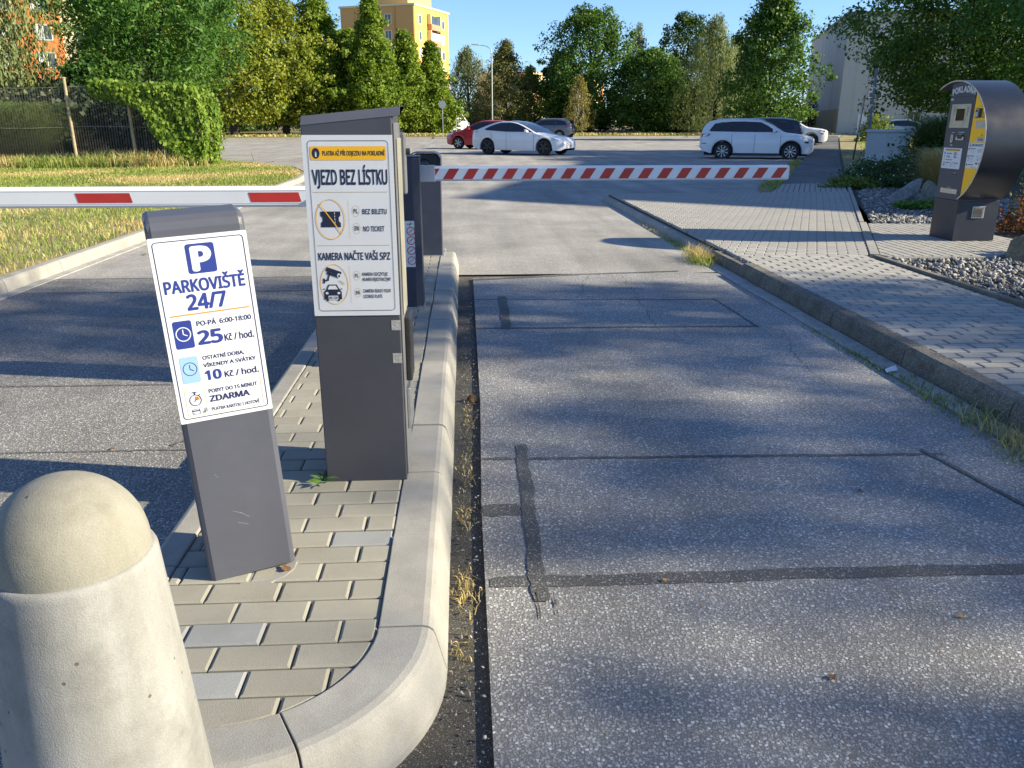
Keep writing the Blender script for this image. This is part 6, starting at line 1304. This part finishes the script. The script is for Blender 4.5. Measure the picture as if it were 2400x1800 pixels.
m, nt, b = newmat('gravel_stone'); g = nt.nodes.new('ShaderNodeNewGeometry'); c = ramp(nt, g.outputs['Random Per Island'], [(0, (.09, .09, .09)), (.5, (.19, .187, .18)), (.85, (.30, .295, .28)), (1, (.45, .43, .40))])
c = mixc(nt, 1.0, c, ramp(nt, noise(nt, g.outputs['Position'], 60, 4, .6), [(.3, .7), (.7, 1.2)]), 'MULTIPLY'); nt.links.new(c, b.inputs['Base Color']); b.inputs['Roughness'].default_value = .85; GRAV = m
gravel('gravel', 'grey stone chippings in the bed beside the pavement', [(4.13, 3.0), (9, 3.0), (9, 7.0), (6.6, 8.6), (6.3, 7.86), (4.2, 7.8)], 13000, .013, .028, .085, 401, GRAV)
gravel('gravel', 'grey stone chippings round the pointed boulder', [(5.5, 10.8), (6.4, 10.65), (9.5, 11), (9.5, 15.5), (8.6, 17), (7.6, 15.7)], 11000, .016, .034, .085, 402, GRAV)
gravel('gravel', 'loose grit in the gutter beside the island', [(-.05, 1.5), (.05, 1.5), (.05, 7), (-.03, 7)], 500, .002, .006, -.020, 403, GRAV)
# ------------------------------------------------------------------ litter
LEAFY = flat('dry_leaf', (.42, .24, .07), .7); LEAFB = flat('brown_leaf', (.16, .08, .035), .8)
def fallen(lb_, x, y, z, s, mat, sd_):
    r = np.random.default_rng(sd_); k = 9; a = np.arange(k) / k * 6.283; rr = s * (.55 + .45 * np.abs(np.sin(a * 1.5))) ; V = [(0, 0, s * .12)] + [(rr[i] * math.cos(a[i]), .7 * rr[i] * math.sin(a[i]), s * .25 * r.random()) for i in range(k)]
    me = bpy.data.meshes.new('fallen_leaf'); me.from_pydata(V, [], [(0, 1 + i, 1 + (i + 1) % k) for i in range(k)]); me.update(); o = put('fallen_leaf', me, mat, None, (x, y, z)); o.rotation_euler = (0, 0, r.random() * 6); return tag(o, lb_, 'leaf', 'fallen leaves')
for i, (x, y, z, s, mt, lb_) in enumerate([(.62, 2.24, .006, .013, LEAFY, 'small orange leaf lying on the tar strip'), (1.55, 2.85, .002, .016, LEAFB, 'pale curled leaf on the shaded lane'), (1.45, 2.0, .002, .014, LEAFY, 'yellow leaf scrap on the near lane'), (.95, 1.75, .002, .016, LEAFB, 'dark leaf crumb in the near lane'), (-.55, 2.16, .135, .022, LEAFB, 'brown leaf under the leaning post'), (1.3, 5.62, .006, .02, LEAFY, 'orange leaf on the far tar strip'), (-1.6, 3.47, .004, .016, LEAFB, 'brown leaf in the left lane seam'), (-2.1, 3.46, .004, .014, LEAFY, 'tan leaf in the left lane seam'), (-3.55, 9.2, .002, .04, LEAFB, 'brown leaf by the lawn kerb')]): fallen(lb_, x, y, z, s, mt, 500 + i)
m = MB(); 
for k in range(7):
    z = .006 + k * .006; rr = .024 * math.sin(math.pi * (k + 1) / 8.2)
    for j in range(8):
        a = j * .785 + k * .4; m.box(-.006, .006, rr - .004, rr + .007, -.003, .003, M=Matrix.Translation((0, 0, z)) @ Matrix.Rotation(a, 4, 'Z') @ Matrix.Rotation(.5, 4, 'X'))
m.tube([(0, 0, 0), (0, 0, .05)], .008, 6); tag(m.obj('pine_cone', flat('cone_brown', (.09, .055, .03), .9), loc=(.005, 4.12, -.018)), 'brown pine cone lying in the gutter beside the island kerb', 'pine cone')
bpy.data.objects['pine_cone'].rotation_euler = (1.3, 0, .5)
me = bpy.data.meshes.new('paper_scrap'); me.from_pydata([(0, 0, 0), (.07, .01, .012), (.075, .05, .03), (.01, .045, .008), (.04, .03, .028)], [], [(0, 1, 4), (1, 2, 4), (2, 3, 4), (3, 0, 4)]); me.update(); tag(put('paper_scrap', me, flat('paper_white', (.72, .72, .74), .8), None, (2.44, 4.38, .01)), 'crumpled white paper scrap lying in the gutter', 'paper scrap')
tw_ = MB().tube([(0, 0, .02), (.4, -.2, .05), (.7, -.5, .02), (1.0, -.55, .02)], .012, 5).tube([(.4, -.2, .05), (.2, .3, .35)], .008, 5).tube([(.7, -.5, .02), (1.1, -.3, .1)], .006, 5).obj('fallen_branch', BARK, loc=(-7.7, 30.0, .0)); tag(tw_, 'thin fallen branch on the lot edge behind the lawn', 'branch')
